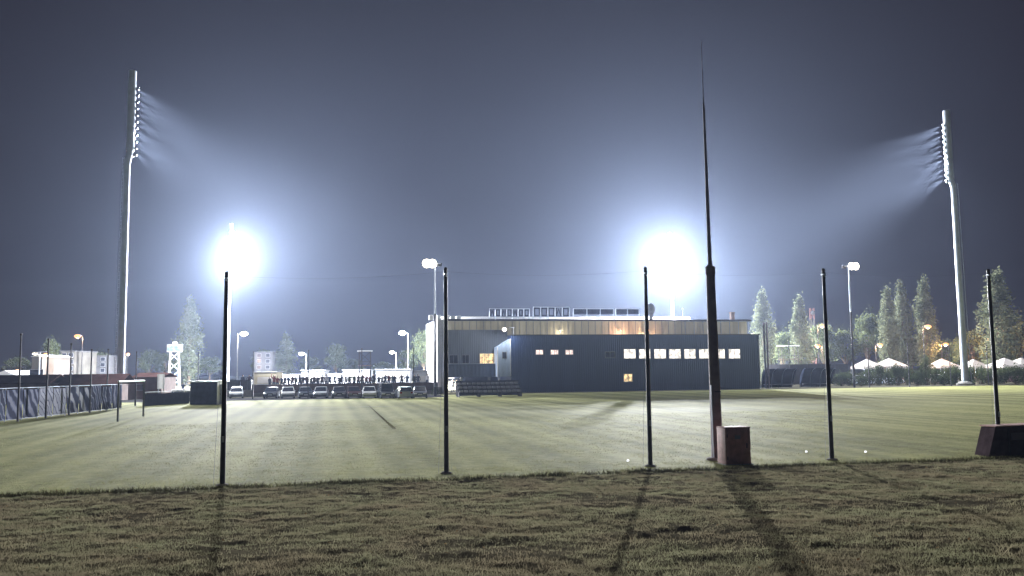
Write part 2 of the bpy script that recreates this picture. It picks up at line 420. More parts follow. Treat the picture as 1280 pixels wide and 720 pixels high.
# tall stepped mast with its cabinet
loc = ground(897, 575); Y = loc.y
h1 = at(888, 335, Y).z; h2 = at(882, 130, Y).z; h3 = at(879, 52, Y).z
t = thing('flag_mast', 'tall stepped rusty brown mast tapering to a whip beside a brown cabinet', 'mast', loc, A)
t.rotation_euler = (0, R(-.35), A)
MB().tube((0, 0, -.1), (0, 0, h1), .185, .135, 20).build('lower_tube', M['rusty'], t, True)
MB().lathe([(.15, h1 - .22), (.16, h1 - .2), (.16, h1 + .03), (.072, h1 + .10)], 20).build('collar', M['rusty'], t, True)
MB().tube((0, 0, h1 + .05), (0, 0, h2), .066, .034, 16).build('upper_tube', M['rusty'], t, True)
MB().tube((0, 0, h2), (0, 0, h3), .016, .006, 8).build('whip', M['rusty'], t, True)
MB().lathe([(.34, -.1), (.34, .05), (.28, .08)], 20).build('footing', M['concrete'], t, True)
MB().box((-.17, -.1, 1.2), (.03, .05, 2.2)).build('cable_duct', M['galv'], t)
MB().box((0, -.19, 2.1), (.2, .04, .03)).build('clamp', M['dark_steel'], t)
cl = ground(924, 581)
t = thing('cabinet', 'low red brown metal cabinet standing at the foot of the tall mast', 'cabinet', cl, A)
MB().box((0, .3, .52), (.80, .56, 1.04), bev=.02).build('body', M['cabinet'], t, True)
MB().box((0, .3, 1.065), (.81, .57, .05), bev=.01).build('lid', M['cabinet'], t, True)
d = MB().box((0, .012, .52), (.68, .022, .86), bev=.006).build('door', M['cabinet'], t, True)
MB().box((.26, -.012, .55), (.03, .03, .14), bev=.005).build('handle', M['dark_steel'], d)
for z in (.2, .84): MB().tube((-.352, -.004, z - .05), (-.352, -.004, z + .05), .014, n=8).build('hinge', M['dark_steel'], d)
MB().box((-.02, -.003, .80), (.18, .01, .11)).build('plate', M['grey_panel'], d)
MB().box((0, .3, -.02), (.9, .66, .08)).build('plinth', M['concrete'], t)

# slanted bin at the right edge
bl = ground(1236, 571)
t = thing('slant_bin', 'dark slanted low steel bin cut by the right frame edge', 'bin', bl, A)
MB().prism([(0, 0), (.30, .88), (2.6, .92), (2.9, 0)], 'y', 0, .6).build('body', M['skip'], t)
MB().box((1.45, .3, .935), (2.36, .66, .035), Matrix.Rotation(R(-1), 3, 'Y')).build('rim', M['cabinet'], t)
for k in (.75, 1.45, 2.15): MB().box((k, -.018, .44), (.05, .03, .82)).build('rib', M['dark_steel'], t)
MB().box((1.45, -.012, .6), (1.2, .02, .22)).build('plate', M['grey_panel'], t)
p = ground(1237, 566)
MB_ = MB().box((0, 0, .16), (.035, .02, .34), bev=.004).prism([(-.0175, .33), (.0175, .33), (0, .38)], 'y', -.009, .009)
o = MB_.build('marker_stake', M['paper']); o.location = p; tag(o, 'short white marker stake beside the slanted bin', 'stake')
for px, py, lb in ((785, 577, 'small white litter scrap left of the third near net post'), (1008, 566, 'small white litter scrap right of the brown cabinet'),
                   (1082, 566, 'small white litter scrap right of the fourth near net post')):
    m = MB(); m.add([(-.07, 0, .01), (.05, -.03, .02), (.07, .03, .10), (-.04, .04, .13), (0, .01, .06)], [(0, 1, 4), (1, 2, 4), (2, 3, 4), (3, 0, 4)])
    o = m.build('litter', M['paper'], fix=False); o.location = ground(px, py); o.scale = (.6, .6, .6); tag(o, lb, 'litter', 'white scraps on the grass')

# ------------------------------------------------------------------ floodlight masts
HM = 42.0; CENTRE = None
def depth_for(px, top):                    # how far a mast of that height must stand for its top to show there
    lo, hi = 40., 500.
    for _ in range(60):
        mid = (lo + hi) / 2
        if at(px, top, mid).z < HM: lo = mid
        else: hi = mid
    return lo
MAST = [('near left', 163, 88, 151), ('near right', 1186, 138, 1204), ('far left', 288, 280, 286), ('far right', 838, 291, 838)]
mpos = []
for nm, px, ty, bx in MAST:
    Y = depth_for(px, ty); p = at(px, ty, Y); mpos.append(Vector((p.x, Y, 0)))
CENTRE = sum(mpos, Vector()) / 4
def make_mast():
    t = thing('floodlight_mast', '', 'floodlight mast', (0, 0, 0), 0, 'four floodlight masts around the stadium')
    zb = HM * .725
    MB().tube((0, 0, -.2), (0, 0, zb), .46, .36, 24).build('pole', M['galv'], t, True)
    MB().lathe([(1.2, -.2), (1.2, .25), (.9, .3), (.9, .42), (.6, .5)], 20).build('footing', M['concrete'], t, True)
    MB().tube((0, 0, zb - .8), (0, .35, zb + 1.2), .36, .40, 18).build('crank', M['galv'], t, True)
    MB().tube((0, .35, zb + 1.0), (0, .35, HM), .50, .48, 24).build('lamp_column', M['galv'], t, True)
    lad = MB()
    for s in (-.16, .16): lad.tube((s, -.78, .5), (s, -.56, zb), .025, n=6)
    for k in range(60): z = .8 + k * .5; y = -.78 + .22 * (z / zb); lad.tube((-.16, y, z), (.16, y, z), .015, n=5)
    lad.build('ladder', M['galv'], t)
    first = None
    for k in range(11):
        z = zb + .6 + k * (HM * .945 - zb - .6) / 10
        for s in (-1, 1):
            if first is None:
                h = MB().prism([(-.34, -.22), (.34, -.22), (.40, .22), (-.40, .22)], 'y', .15, .42).tube((0, 0, .0), (0, .2, 0), .08)
                first = h.build('floodlight', M['dark_steel'], t); f = first
                MB().box((0, .425, 0), (.70, .02, .38)).build('lens', M['lens'], first)
            else: f = copy_tree(first, t)
            f.location = (s * .38, .52, z); f.rotation_euler = (R(-16), 0, R(-5 * s)); f.scale = (.85, .85, .85)
    return t
mast0 = make_mast()
MAST_LABEL = ['tall floodlight mast at the left whose lamps shine to the right', 'floodlight mast at the right whose lamps shine to the left',
              'distant floodlight mast glaring straight ahead left of the clubhouse', 'distant floodlight mast glaring from behind the clubhouse roof']
P_FAR, P_NEAR = 3.2e6, 4.6e7
for i, p in enumerate(mpos):
    d = CENTRE - p; rz = math.atan2(d.y, d.x) - math.pi / 2
    o = mast0 if i == 0 else copy_tree(mast0)
    o.location = p; o.rotation_euler = (0, 0, rz); o['label'] = MAST_LABEL[i]; o.scale = (1.05, 1.05, 1) if i == 1 else (1, 1, 1)
MASTS = [o for o in col.objects if o.name.startswith('floodlight_mast')]
COOL = (.93, .95, 1.0)
for i, o in enumerate(MASTS):
    if i < 2:
        for q in range(12):
            z = HM * (.745 + .20 * q / 11); tilt = (31, 18, 27, 20, 30, 16, 26, 22, 19, 29, 17, 24)[q]; a = (42, 36, 42, 32, 44, 34, 40, 32, 38, 42, 36, 40)[q]
            az = R((-8, 6, 0, 10, -10, 4, -4, 8, 0, 5, -6, 2)[q])
            lamp('SPOT', 'floodlight_beam', P_NEAR / 12, COOL, (0, 1.28, z), o, .15, (math.sin(az) * math.cos(R(tilt)), math.cos(az) * math.cos(R(tilt)), -math.sin(R(tilt))), R(a), .7)
        lamp('SPOT', 'floodlight_spill', P_NEAR * .0035, COOL, (0, 1.6, HM * .84), o, .5, (0, math.cos(R(80)), -math.sin(R(80))), R(140), .6)
    else:
        for z in (HM * .87, HM * .79, HM * .71):
            k = P_FAR * (.85 if i == 2 else 1.2) / 3
            lamp('POINT', 'floodlight_glow', k * .19, COOL, (0, 1.6, z), o, .4)
            lamp('SPOT', 'floodlight_beam', k * 1.0, COOL, (0, 1.6, z), o, .4, (0, math.cos(R(40)), -math.sin(R(40))), R(160), .5)

# ------------------------------------------------------------------ clubhouse
B0 = at(640, 492, 114.0); B0.z = 0
def onb(px, py, v=0.0):                    # sight line -> (u, z) on the vertical plane v metres behind the front wall
    d = ray(px, py); o = Vector((0, 0, CAM_H)); q = B0 + V * v
    k = (q - o).dot(V) / d.dot(V); p = o + d * k
    return (p - B0).dot(U), p.z
club = thing('clubhouse', 'long dark two storey clubhouse and stand with lit windows behind the pitch', 'building', B0, A)
uR = onb(950, 450)[0]; zT = onb(800, 419)[1]
MB().box((uR / 2, 4.0, zT / 2), (uR, 8.0, zT)).build('wall', M['navy_clad'], club)
MB().box((uR / 2, 3.95, zT + .06), (uR + .3, 8.2, .12)).build('roof_edge', M['roof_edge'], club)
# left wing, set back and raised above an open ground floor
VW = 2.5
uL = onb(559, 440, VW)[0]; zf1 = onb(600, 418, VW)[1]; zp0 = onb(600, 471, VW)[1]; zp1 = onb(600, 455, VW)[1]
MB().box((uL / 2 - .003, VW + 4, (zp1 + zf1 + .6) / 2), (-uL - .006, 7.9, zf1 + .6 - zp1)).build('wing_wall', M['grey_clad'], club)
MB().box((uL / 2 - .003, VW + 3.6, (zp0 + zp1) / 2), (-uL - .006, 8.9, zp1 - zp0)).build('parapet', M['balcony'], club)
MB().box((uL / 2 - .02, VW - .9, zp1 + .03), (-uL + .04 - .1, .14, .06)).build('parapet_rail', M['galv'], club)
for px in (577, 612):
    MB().box((onb(px, 480, VW)[0], VW + .2, zp0 / 2), (.28, .28, zp0 - .004)).build('column', M['white'] if px < 590 else M['grey_panel'], club)
MB().box((uL / 2 + 1.2, VW + 6.5, zp0 / 2), (-uL - 2.6, .2, zp0 - .004)).build('back_wall', M['dark_panel'], club)
# upper storey with the beige fascia, over the whole length
VF = 6.0
uf0 = onb(559, 410, VF)[0]; uf1 = onb(852, 410, VF)[0]; uf2 = onb(935, 410, VF)[0]
zf0 = onb(700, 418, VF)[1]; zft = onb(700, 401.5, VF)[1]
fz0 = zf0 - .5
MB().box(((uf0 + uf1) / 2, VF + .1, (fz0 + zft) / 2), (uf1 - uf0, .2, zft - fz0)).build('fascia', M['beige_glow'], club)
MB().box(((uf0 + uf2) / 2, VF + 7, (zft - 1.2)), (uf2 - uf0 - .02, 12, 1.6)).build('upper_storey', M['grey_panel'], club)
MB().box(((uf0 + uf2) / 2, VF + 6.5, zft + .13), (uf2 - uf0 + .5, 14, .2)).build('roof', M['roof'], club)
MB().box(((uf0 + uf2) / 2, VF - .55, zft + .12), (uf2 - uf0 + .55, .1, .26)).build('gutter', M['roof_edge'], club)
MB().box(((uf0 + uf2) / 2 - 1.5, VF + 12.9, zft + .75), (uf2 - uf0 - 4, .25, 1.4)).build('rear_parapet', M['white'], club)
mu_ = MB(); nm_ = 34
for k in range(nm_ + 1):
    u = uf0 + .05 + (uf1 - uf0 - .1) * k / nm_
    MB().box((u, VF - .03, (fz0 + zft) / 2), (.07, .06, zft - fz0 - .01)).build('mullion', M['frame'], club)
for k in range(8):
    u = uf1 + (uf2 - uf1) * (k + .3) / 7.5
    MB().tube((u, VF - .3, fz0), (u, VF - .3, zft), .06, n=8).build('rail_post', M['galv'], club)
MB().box(((uf1 + uf2) / 2, VF + .12, (fz0 + zft) / 2), (uf2 - uf1 - .1, .06, zft - fz0 - .1)).build('glazed_screen', M['beige_glow'], club)
# white end of the stand at the left
ue0 = onb(545, 440, VF)[0]
ztE = onb(550, 400, VF)[1]
MB().box(((ue0 + uf0) / 2 - .05, VF + 5, ztE / 2), (uf0 - ue0 - .1, 13, ztE)).build('end_wall', M['white'], club)
for k, (pa, pb, ya, yb) in enumerate(((536, 541, 394, 400), (546, 551, 394, 399.5), (556, 562, 394, 399.5), (563, 569, 395, 399.5), (570, 576, 395, 399.5))):
    ua, za = onb(pa, yb, VF + 1); ub, zb = onb(pb, ya, VF + 1)
    zb0 = za if k == 0 else zft + .235
    m = MB().box(((ua + ub) / 2, VF + 1, (zb0 + zb) / 2), (ub - ua, .6, max(.3, zb - zb0)), bev=.05)
    if k == 0: m.box(((ua + ub) / 2 + .5, VF + 1, za + .1), (.9, .08, .08))
    m.build('roof_unit', M['white'], club)
# lean-to stair head in pale blue
ul0 = onb(622, 440, -.02)[0]; zl0 = onb(630, 471, 0)[1]; zla = onb(622, 434, 0)[1]; zlb = onb(640, 423, 0)[1]
lt = MB().prism([(ul0, zl0), (-.005, zl0), (-.005, zlb), (ul0, zla)], 'y', .3, 4.2).build('stair_head', M['pale_blue'], club)
wu, wz = onb(630.5, 444, .3)
wf = MB().box((wu, .28, wz), (.62, .05, .9)).build('window', M['frame'], lt); MB().box((wu, .25, wz), (.48, .03, .76)).build('pane', M['glass'], wf)
MB().box((ul0 + .06, .24, (zl0 + zla) / 2), (.1, .1, zla - zl0)).box((-.1, .24, (zl0 + zlb) / 2), (.1, .1, zlb - zl0 - .1)).build('corner_trim', M['white'], lt)
# windows
def window(pa, pb, ya, yb, m, v=0.0, bars=1):
    ua, zb = onb(pa, yb, v); ub, zt = onb(pb, ya, v)
    cu, cz, du, dz = (ua + ub) / 2, (zb + zt) / 2, ub - ua, zt - zb
    f = MB()
    b = .07
    f.box((cu, v - .03, zt + b / 2), (du + 2 * b, .09, b)).box((cu, v - .03, zb - b / 2), (du + 2 * b, .12, b))
    f.box((ua - b / 2, v - .03, cz), (b, .09, dz - .004)).box((ub + b / 2, v - .03, cz), (b, .09, dz - .004))
    for k in range(bars): f.box((ua + du * (k + 1) / (bars + 1), v - .035, cz), (.05, .05, dz - .004))
    fr = f.build('window', M['frame'], club)
    MB().box((cu, v - .012, cz), (du - .004, .02, dz - .006)).build('pane', m, fr)
for pa, pb in ((670, 678.5), (688.5, 697.5), (707, 716)): window(pa, pb, 437.5, 443, M['win_pink'])
for pa, pb in ((780, 794), (799, 812.5), (818, 832), (836.5, 850.5), (855.5, 869), (874, 887), (893, 905.5), (911, 924.5)):
    window(pa, pb, 436.5, 448, M['win_white'])
window(780, 790, 467.5, 477, M['win_warm'])
window(757, 768, 440, 447, M['glass'])
window(600, 622, 442, 455, M['win_warm'], VW + .05, 3)
window(562, 572, 444, 454, M['glass'], VW + .05); window(578, 586, 444, 454, M['glass'], VW + .05)
# roof sign seen from behind
def sign(pa, pb, ya, yb, n, v, brace=True):
    ua, z0 = onb(pa, yb, v); ub, z1 = onb(pb, ya, v)
    z0 = max(z0, zft + .6)
    t = MB(); du = (ub - ua) / n
    t.box(((ua + ub) / 2, v, z1), (ub - ua, .08, .08)).box(((ua + ub) / 2, v, z0), (ub - ua, .08, .08))
    for k in range(n + 1): t.box((ua + k * du, v + .002, (zft + .23 + z1) / 2), (.07, .07, z1 - zft - .23)); t.tube((ua + k * du, v + .9, zft + .23), (ua + k * du, v, z1 - .1), .03, n=6)
    o = t.build('sign_frame', M['galv'], club)
    q = MB()
    for k in range(n):
        a, b = ua + k * du + .12, ua + (k + 1) * du - .12
        if brace:                        # backs of cut-out letters on rails
            st = random.choice(('N', 'O', 'W', 'E'))
            q.box((a + .07, v + .14, (z0 + z1) / 2), (.14, .08, z1 - z0 - .16)).box((b - .07, v + .14, (z0 + z1) / 2), (.14, .08, z1 - z0 - .16))
            if st in 'OE':
                q.box(((a + b) / 2, v + .141, z1 - .17), (b - a - .28, .078, .16)).box(((a + b) / 2, v + .141, z0 + .17), (b - a - .28, .078, .16))
            else:
                q.tube((a + .1, v + .14, z0 + .15), ((a + b) / 2, v + .14, z1 - .2), .07, n=6); q.tube((b - .1, v + .14, z0 + .15), ((a + b) / 2, v + .14, z1 - .2), .07, n=6)
        else: q.box(((a + b) / 2, v + .12, (z0 + z1) / 2 + .05), (b - a + .1, .06, (z1 - z0) * .72))
    q.build('sign_panel', M['dark_panel'], o)
sign(612, 662, 386, 396, 7, VF + 3, True); sign(667, 712, 384, 396, 5, VF + 3.5, True)
sign(717, 767, 386, 394, 3, VF + 3, False); sign(770, 799, 386, 394, 2, VF + 3.3, False)
# chimney, cowl, aerial, pipes
u, z = onb(915, 391, VF + 2); MB().box((u, VF + 2, (zft + .2 + z) / 2), (.55, .55, z - zft - .2)).box((u, VF + 2, z + .05), (.68, .68, .1)).build('chimney', M['brown_board'], club)
u, z = onb(813.5, 379, VF + 2); MB().tube((u, VF + 2, zft + .2), (u, VF + 2, z - 1.3), .3, n=12).ball((u, VF + 2, z - .9), (.62, .62, .9)).build('roof_cowl', M['grey_panel'], club, True)
u, z = onb(853, 386, VF + 1); MB().tube((u, VF + 1, zft + .2), (u, VF + 1, z), .035, n=6).ball((u, VF + 1, z), .14).build('aerial', M['galv'], club, True)
u, z = onb(949, 424, 0); MB().tube((u - .15, -.1, 0), (u - .15, -.1, z), .09, n=10).build('downpipe', M['galv'], club, True)
for px in (952.5, 956): u, z = onb(px, 403, 1); MB().tube((u + .25, 1, 0), (u + .25, 1, z), .13, n=12).build('flue', M['rusty'], club, True)
# wall lamps that are lit
def wall_lamp(px, py, v, m, power, c, rad=.2):
    u, z = onb(px, py, v)
    l_ = MB().box((u, v - .12, z + .2), (.3, .24, .1)).build('wall_lamp', M['frame'], club)
    MB().ball((u, v - .3, z), (rad, rad * .8, rad * .8)).build('bulb', m, l_, True)
    lamp('POINT', 'wall_lamp_light', power, c, (u, v - .55, z - .1), club, .15)
wall_lamp(630, 412, -.5, M['lamp_w'], 900, (.92, .95, 1), .30)
ua, za = onb(630, 412, -.5)
MB().box((ua / 2 + .15, -.5, za + .27), (-ua + .5, .06, .06)).box((.3, -.24, za + .27), (.06, .46, .06)).box((.3, .06, (zT + za + .2) / 2 + .08), (.08, .08, abs(za - zT) + .4)).build('lamp_bracket', M['frame'], club)
wall_lamp(808, 413, VF - .3, M['lamp_o'], 480, (1, .55, .3), .30)
wall_lamp(775, 414, VF - .3, M['lamp_o'], 220, (1, .5, .3), .12)
wall_lamp(700, 415, VF - .3, M['lamp_w'], 90, (1, .85, .6), .06)
# light in the passage under the wing
lamp('POINT', 'passage_light', 1200, (1, .92, .8), (uL + 1.2, VW + 4.5, zp0 - .7), club, .2)
u = uL + 1.2; f = MB().box((u, VW + 4.5, zp0 - .08), (.9, .3, .12)).build('ceiling_lamp', M['frame'], club); MB().box((u, VW + 4.5, zp0 - .155), (.8, .22, .03)).build('diffuser', M['lamp_w'], f)

# stacked bleacher below the wing
bp_ = ground(613, 496)
t = thing('bleacher', 'low dark bleacher rack with two rows of pale seats under the clubhouse wing', 'bleacher', bp_, A)
L = 7.2
for k in range(3):
    MB().box((0, k * .62, .45 + k * .42), (L, .5, .06)).build('step', M['dark_steel'], t)
    for q in range(13): MB().box((-L / 2 + .35 + q * .54, k * .62 + .05, .62 + k * .42), (.42, .36, .24), bev=.05).build('seat', M['plastic_seat'], t)
for s in (-L / 2 + .1, -1.2, 1.2, L / 2 - .1): MB().prism([(-.3, 0), (1.6, 0), (1.6, 1.3), (-.3, .42)], 'x', s - .04, s + .04).build('support', M['dark_steel'], t)
MB().box((0, 1.72, .95), (L, .06, 1.7)).build('back_panel', M['dark_panel'], t)

# ------------------------------------------------------------------ dugouts, right fence side
def dugout(px0, px1, base, lb, first=[None]):
    a = ground(px0, base); 
    Wd = 4.9
    if first[0] is None:
        t = thing('dugout', lb, 'dugout', a, A, 'team dugouts right of the clubhouse')
        prof = [(0, 0)] + [(.1 + 1.5 * (1 - math.cos(R(q))), .35 + 2.35 * math.sin(R(q))) for q in range(0, 91, 15)]
        prof = [(2.0 - y, z) for y, z in prof]
        sh = MB()
        pr = prof; n = len(pr)
        for k in range(n - 1):
            (y0, z0), (y1, z1) = pr[k], pr[k + 1]
            sh.add([(0, y0, z0), (Wd, y0, z0), (Wd, y1, z1), (0, y1, z1), (0, y0 + .04, z0 + .02), (Wd, y0 + .04, z0 + .02), (Wd, y1 + .02, z1 + .04), (0, y1 + .02, z1 + .04)],
                   [(0, 1, 2, 3), (4, 5, 6, 7), (0, 1, 5, 4), (2, 3, 7, 6), (0, 3, 7, 4), (1, 2, 6, 5)])
        sh.build('shell', M['dark_panel'], t)
        for s in (.02, Wd / 3, 2 * Wd / 3, Wd - .02):
            rb = MB()
            for k in range(n - 1): rb.tube((s, pr[k][0] - .03, pr[k][1]), (s, pr[k + 1][0] - .03, pr[k + 1][1]), .035, n=6)
            rb.build('rib', M['galv'], t)
        MB().box((Wd / 2, 1.45, .45), (Wd - .3, .4, .08)).build('bench', M['plastic_seat'], t)
        for s in (.4, Wd / 2, Wd - .4): MB().box((s, 1.45, .2), (.08, .3, .41)).build('bench_leg', M['dark_steel'], t)
        for s in (-.03, Wd + .03): MB().prism([(y, z) for y, z in pr], 'x', s - .015, s + .015).build('side_panel', M['dark_panel'], t)
        first[0] = t
    else: t = dup(first[0], a, A, lb)
    return t
dugout(960, 0, 485, 'dark curved dugout nearest the clubhouse right end'); dugout(1009, 0, 484, 'dark curved dugout farther from the clubhouse, left of the pale lamp pole')
q = at(957, 480, 140); u0, v0 = uv(q)
wl_ = MB()
t = thing('board_fence', 'long dark board fence behind the dugouts', 'fence', S(u0, v0), A)
for k in range(6):
    MB().box((1.25 + k * 2.52, 0, 1.75), (2.46, .05, 3.3)).build('panel', M['black'], t)
for k in range(7): MB().box((-.01 + k * 2.52, .06, 1.75), (.09, .09, 3.5)).build('post', M['dark_steel'], t)

# ------------------------------------------------------------------ trees and bushes
def leaf_quads(centres, sizes):
    n = len(centres); C_ = np.array(centres); s = np.array(sizes)[:, None]
    a = RNG.normal(size=(n, 3)); a /= np.linalg.norm(a, axis=1)[:, None]
    b = RNG.normal(size=(n, 3)); b -= a * (a * b).sum(1)[:, None]; b /= np.linalg.norm(b, axis=1)[:, None]
    q = np.stack([C_ - a * s, C_ - b * s * .6, C_ + a * s, C_ + b * s * .6], 1).reshape(-1, 3)
    return q
def leaf_obj(name, centres, sizes, m, parent):
    q = leaf_quads(centres, sizes); n = len(centres)
    me = bpy.data.meshes.new(name); me.vertices.add(4 * n); me.vertices.foreach_set('co', q.astype(np.float32).ravel())
    me.loops.add(4 * n); me.loops.foreach_set('vertex_index', np.arange(4 * n, dtype=np.int32))
    me.polygons.add(n); me.polygons.foreach_set('loop_start', np.arange(0, 4 * n, 4, dtype=np.int32))
    me.update(calc_edges=True); me.validate(); me.materials.append(m)
    o = bpy.data.objects.new(name, me); col.objects.link(o); o.parent = parent
    return o
def poplar(seed):                          # 20 m tall, 5.5 m wide before scaling
    rnd = random.Random(seed)
    t = thing('poplar_tree', '', 'tree')
    tr = MB().tube((0, 0, -.2), (0, 0, 12), .34, .16, 10).tube((0, 0, 12), (.1, 0, 18.6), .16, .03, 8)
    cs, ss = [], []
    for k in range(120):
        z = rnd.uniform(1.6, 19.3); f = z / 20
        rad = 2.7 * (math.sin(min(1, f * 1.9) * math.pi / 2) ** .7) * (1 - max(0, (f - .42) / .58) ** 1.25) + .15
        rad *= rnd.uniform(.72, 1.12)
        th = rnd.uniform(0, 6.283); r = rad * rnd.uniform(.35, 1)
        x, y = r * math.cos(th), r * math.sin(th)
        if k % 3 == 0: tr.tube((0, 0, max(.8, z - 3.2 * r / 2.7 - .8)), (x * .9, y * .9, z), .07, .015, 5, False)
        m = rnd.randint(48, 80); sg = .34 + .28 * (1 - f)
        for _ in range(m):
            cs.append((x + rnd.gauss(0, sg), y + rnd.gauss(0, sg), z + rnd.gauss(0, sg * 2.1))); ss.append(rnd.uniform(.14, .30))
    tr.build('trunk', M['trunk'], t, True, fix=False); leaf_obj('crown', cs, ss, M['pop_leaf'], t)
    return t
def broad(seed):                           # 10 m tall, 8 m wide before scaling
    rnd = random.Random(seed)
    t = thing('broadleaf_tree', '', 'tree')
    tr = MB().tube((0, 0, -.2), (0, 0, 3.2), .3, .2, 10)
    cs, ss = [], []
    for k in range(46):
        th = rnd.uniform(0, 6.283); ph = rnd.uniform(-.5, 1.45); r = rnd.uniform(.45, 1) ** .6
        x, y, z = 3.4 * r * math.cos(th) * math.cos(ph), 3.4 * r * math.sin(th) * math.cos(ph), 5.6 + 3.7 * r * math.sin(ph)
        x += .6 * math.sin(seed); 
        if k % 3 == 0: tr.tube((0, 0, 2.6), (x * .8, y * .8, z - .3), .11, .02, 5, False)
        sg = rnd.uniform(.4, .75)
        for _ in range(rnd.randint(80, 130)):
            cs.append((x + rnd.gauss(0, sg), y + rnd.gauss(0, sg), z + rnd.gauss(0, sg * .8))); ss.append(rnd.uniform(.12, .27))
    tr.build('trunk', M['trunk'], t, True, fix=False); leaf_obj('crown', cs, ss, M['tree_leaf'], t)
    return t
def bush(seed):                            # 2 m tall, 2.6 m wide before scaling
    rnd = random.Random(seed)
    t = thing('bush', '', 'bush')
    st = MB(); cs, ss = [], []
    for k in range(22):
        th = rnd.uniform(0, 6.283); r = rnd.uniform(0, 1.1); z = rnd.uniform(.35, 1.75) * (1 - .25 * r)
        x, y = r * math.cos(th), r * math.sin(th)
        st.tube((x * .2, y * .2, -.05), (x, y, z), .025, .008, 5, False)
        for _ in range(60): cs.append((x + rnd.gauss(0, .2), y + rnd.gauss(0, .2), max(.05, z + rnd.gauss(0, .2)))); ss.append(rnd.uniform(.05, .11))
    st.build('stems', M['trunk'], t, fix=False); leaf_obj('leaves', cs, ss, M['bush_leaf'], t)
    return t
protos = {'p': [poplar(3), poplar(8)], 'b': [broad(1), broad(5)], 'u': [bush(2), bush(6)]}
used = set()
def plant(kind, px, top, wpx, Y, lb, group, wbase):
    i = random.randrange(2); pr = protos[kind][i]
    if px < 545 and kind != 'u': Y += 65
    b = at(px, hor(px), Y); b.z = 0
    h = at(px, top, Y).z; wd = wpx * Y / F_PX
    H0 = {'p': 20.0, 'b': 9.9, 'u': 2.0}[kind]
    o = pr if pr not in used else copy_tree(pr); used.add(pr)
    o.location = b; o.rotation_euler = (0, 0, random.uniform(0, 6.28)); o.scale = (wd / wbase, wd / wbase, h / H0)
    tag(o, lb, None, group)
PG, BG = 'poplars behind the stadium', 'leafy trees in the background'
for a in [(236, 373, 34, 215, 'pale tall poplar between the lit sign tower and the far left mast'),
          (358, 416, 27, 240, 'short rounded poplar right of the far left mast'),
          (955, 361, 31, 185, 'pale poplar just right of the clubhouse end'),
          (1002, 368, 30, 188, 'poplar between the clubhouse and the fourth near net post'),
          (1113, 357, 29, 186, 'left half of the paired poplars right of the pale lamp pole'),
          (1131, 354, 28, 192, 'right half of the paired poplars right of the pale lamp pole'),
          (1160, 348, 30, 178, 'slender poplar left of the right floodlight mast'),
          (1251, 337, 50, 160, 'broad tall poplar at the right edge behind the last near net post')]:
    plant('p', *a, PG, 5.6)
for a in [(62, 424, 26, 165, 'dark tree behind the banner fence near the double lamp'), (186, 437, 32, 225, 'low leafy tree left of the lit sign tower'),
          (205, 441, 30, 240, 'low leafy tree directly behind the lit sign tower'), (262, 446, 36, 245, 'low tree at the foot of the tall left poplar'),
          (328, 437, 34, 250, 'pale tree between the far left mast and the short poplar'), (120, 440, 40, 220, 'faint tree left of the tall left floodlight mast'),
          (420, 430, 30, 230, 'pale pointed tree left of the scaffold tower'), (440, 448, 34, 240, 'low pale tree behind the scaffold tower'),
          (530, 414, 36, 190, 'pale tree beside the clubhouse left end'), (507, 437, 28, 215, 'small pale tree left of the clubhouse left end'),
          (478, 452, 34, 235, 'low pale shrubby tree right of the scaffold tower'),
          (388, 446, 30, 250, 'low pale tree right of the short rounded poplar'),
          (978, 415, 36, 200, 'grey tree between the two poplars right of the clubhouse'), (1030, 405, 40, 205, 'leafy tree behind the fourth near net post'),
          (1058, 412, 36, 205, 'leafy tree behind the pale lamp pole'), (1085, 392, 46, 200, 'large leafy tree left of the paired poplars'),
          (1140, 420, 44, 195, 'low leafy tree at the foot of the paired poplars'), (1185, 425, 36, 195, 'low dark tree behind the right floodlight mast'),
          (1218, 414, 48, 178, 'leafy tree right of the right floodlight mast'), (1278, 404, 50, 172, 'leafy tree cut by the right frame edge'),
          (20, 447, 40, 230, 'dim tree far behind the banner fence at the left edge')]:
    plant('b', *a, BG, 8.0)
HG = 'dark bushes along the right side of the pitch'
for px, top, wpx, Y, lb in [(1050, 463, 22, 133, 'bush at the right end of the dugouts'), (1098, 451, 15, 134, 'upright bush below the first white gazebo'),
                           (1122, 452, 24, 133, 'rounded bush below the second white gazebo'), (1158, 443, 18, 134, 'tall dark bush between the second and third gazebos'),
                           (1192, 455, 22, 134, 'bush left of the right mast foot'), (1212, 455, 24, 132, 'bush right of the right mast foot'),
                           (1240, 457, 28, 133, 'bush behind the last near net post'), (1268, 455, 30, 131, 'bush at the right frame edge'),
                           (1075, 468, 20, 131, 'low bush below the pale lamp pole'), (1145, 466, 22, 130, 'low bush left of the tall dark bush'),
                           (1178, 468, 22, 130, 'low bush below the third gazebo')]:
    plant('u', px, top, wpx, Y, lb, HG, 2.5)
for px, top, wpx, Y in [(1062, 463, 26, 136), (1086, 459, 28, 137), (1110, 460, 28, 136), (1134, 457, 26, 137), (1150, 460, 24, 136), (1168, 458, 28, 137), (1184, 459, 26, 138), (1203, 459, 26, 137), (1226, 457, 28, 136), (1254, 458, 30, 137), (1280, 456, 30, 136)]:
    plant('u', px, top, wpx, Y, 'low dark bush in the hedge row in front of the gazebos', HG, 2.5)
plant('u', 544, 484, 9, 103, 'small dark bush at the foot of the lamp pole by the clubhouse', HG, 2.5)

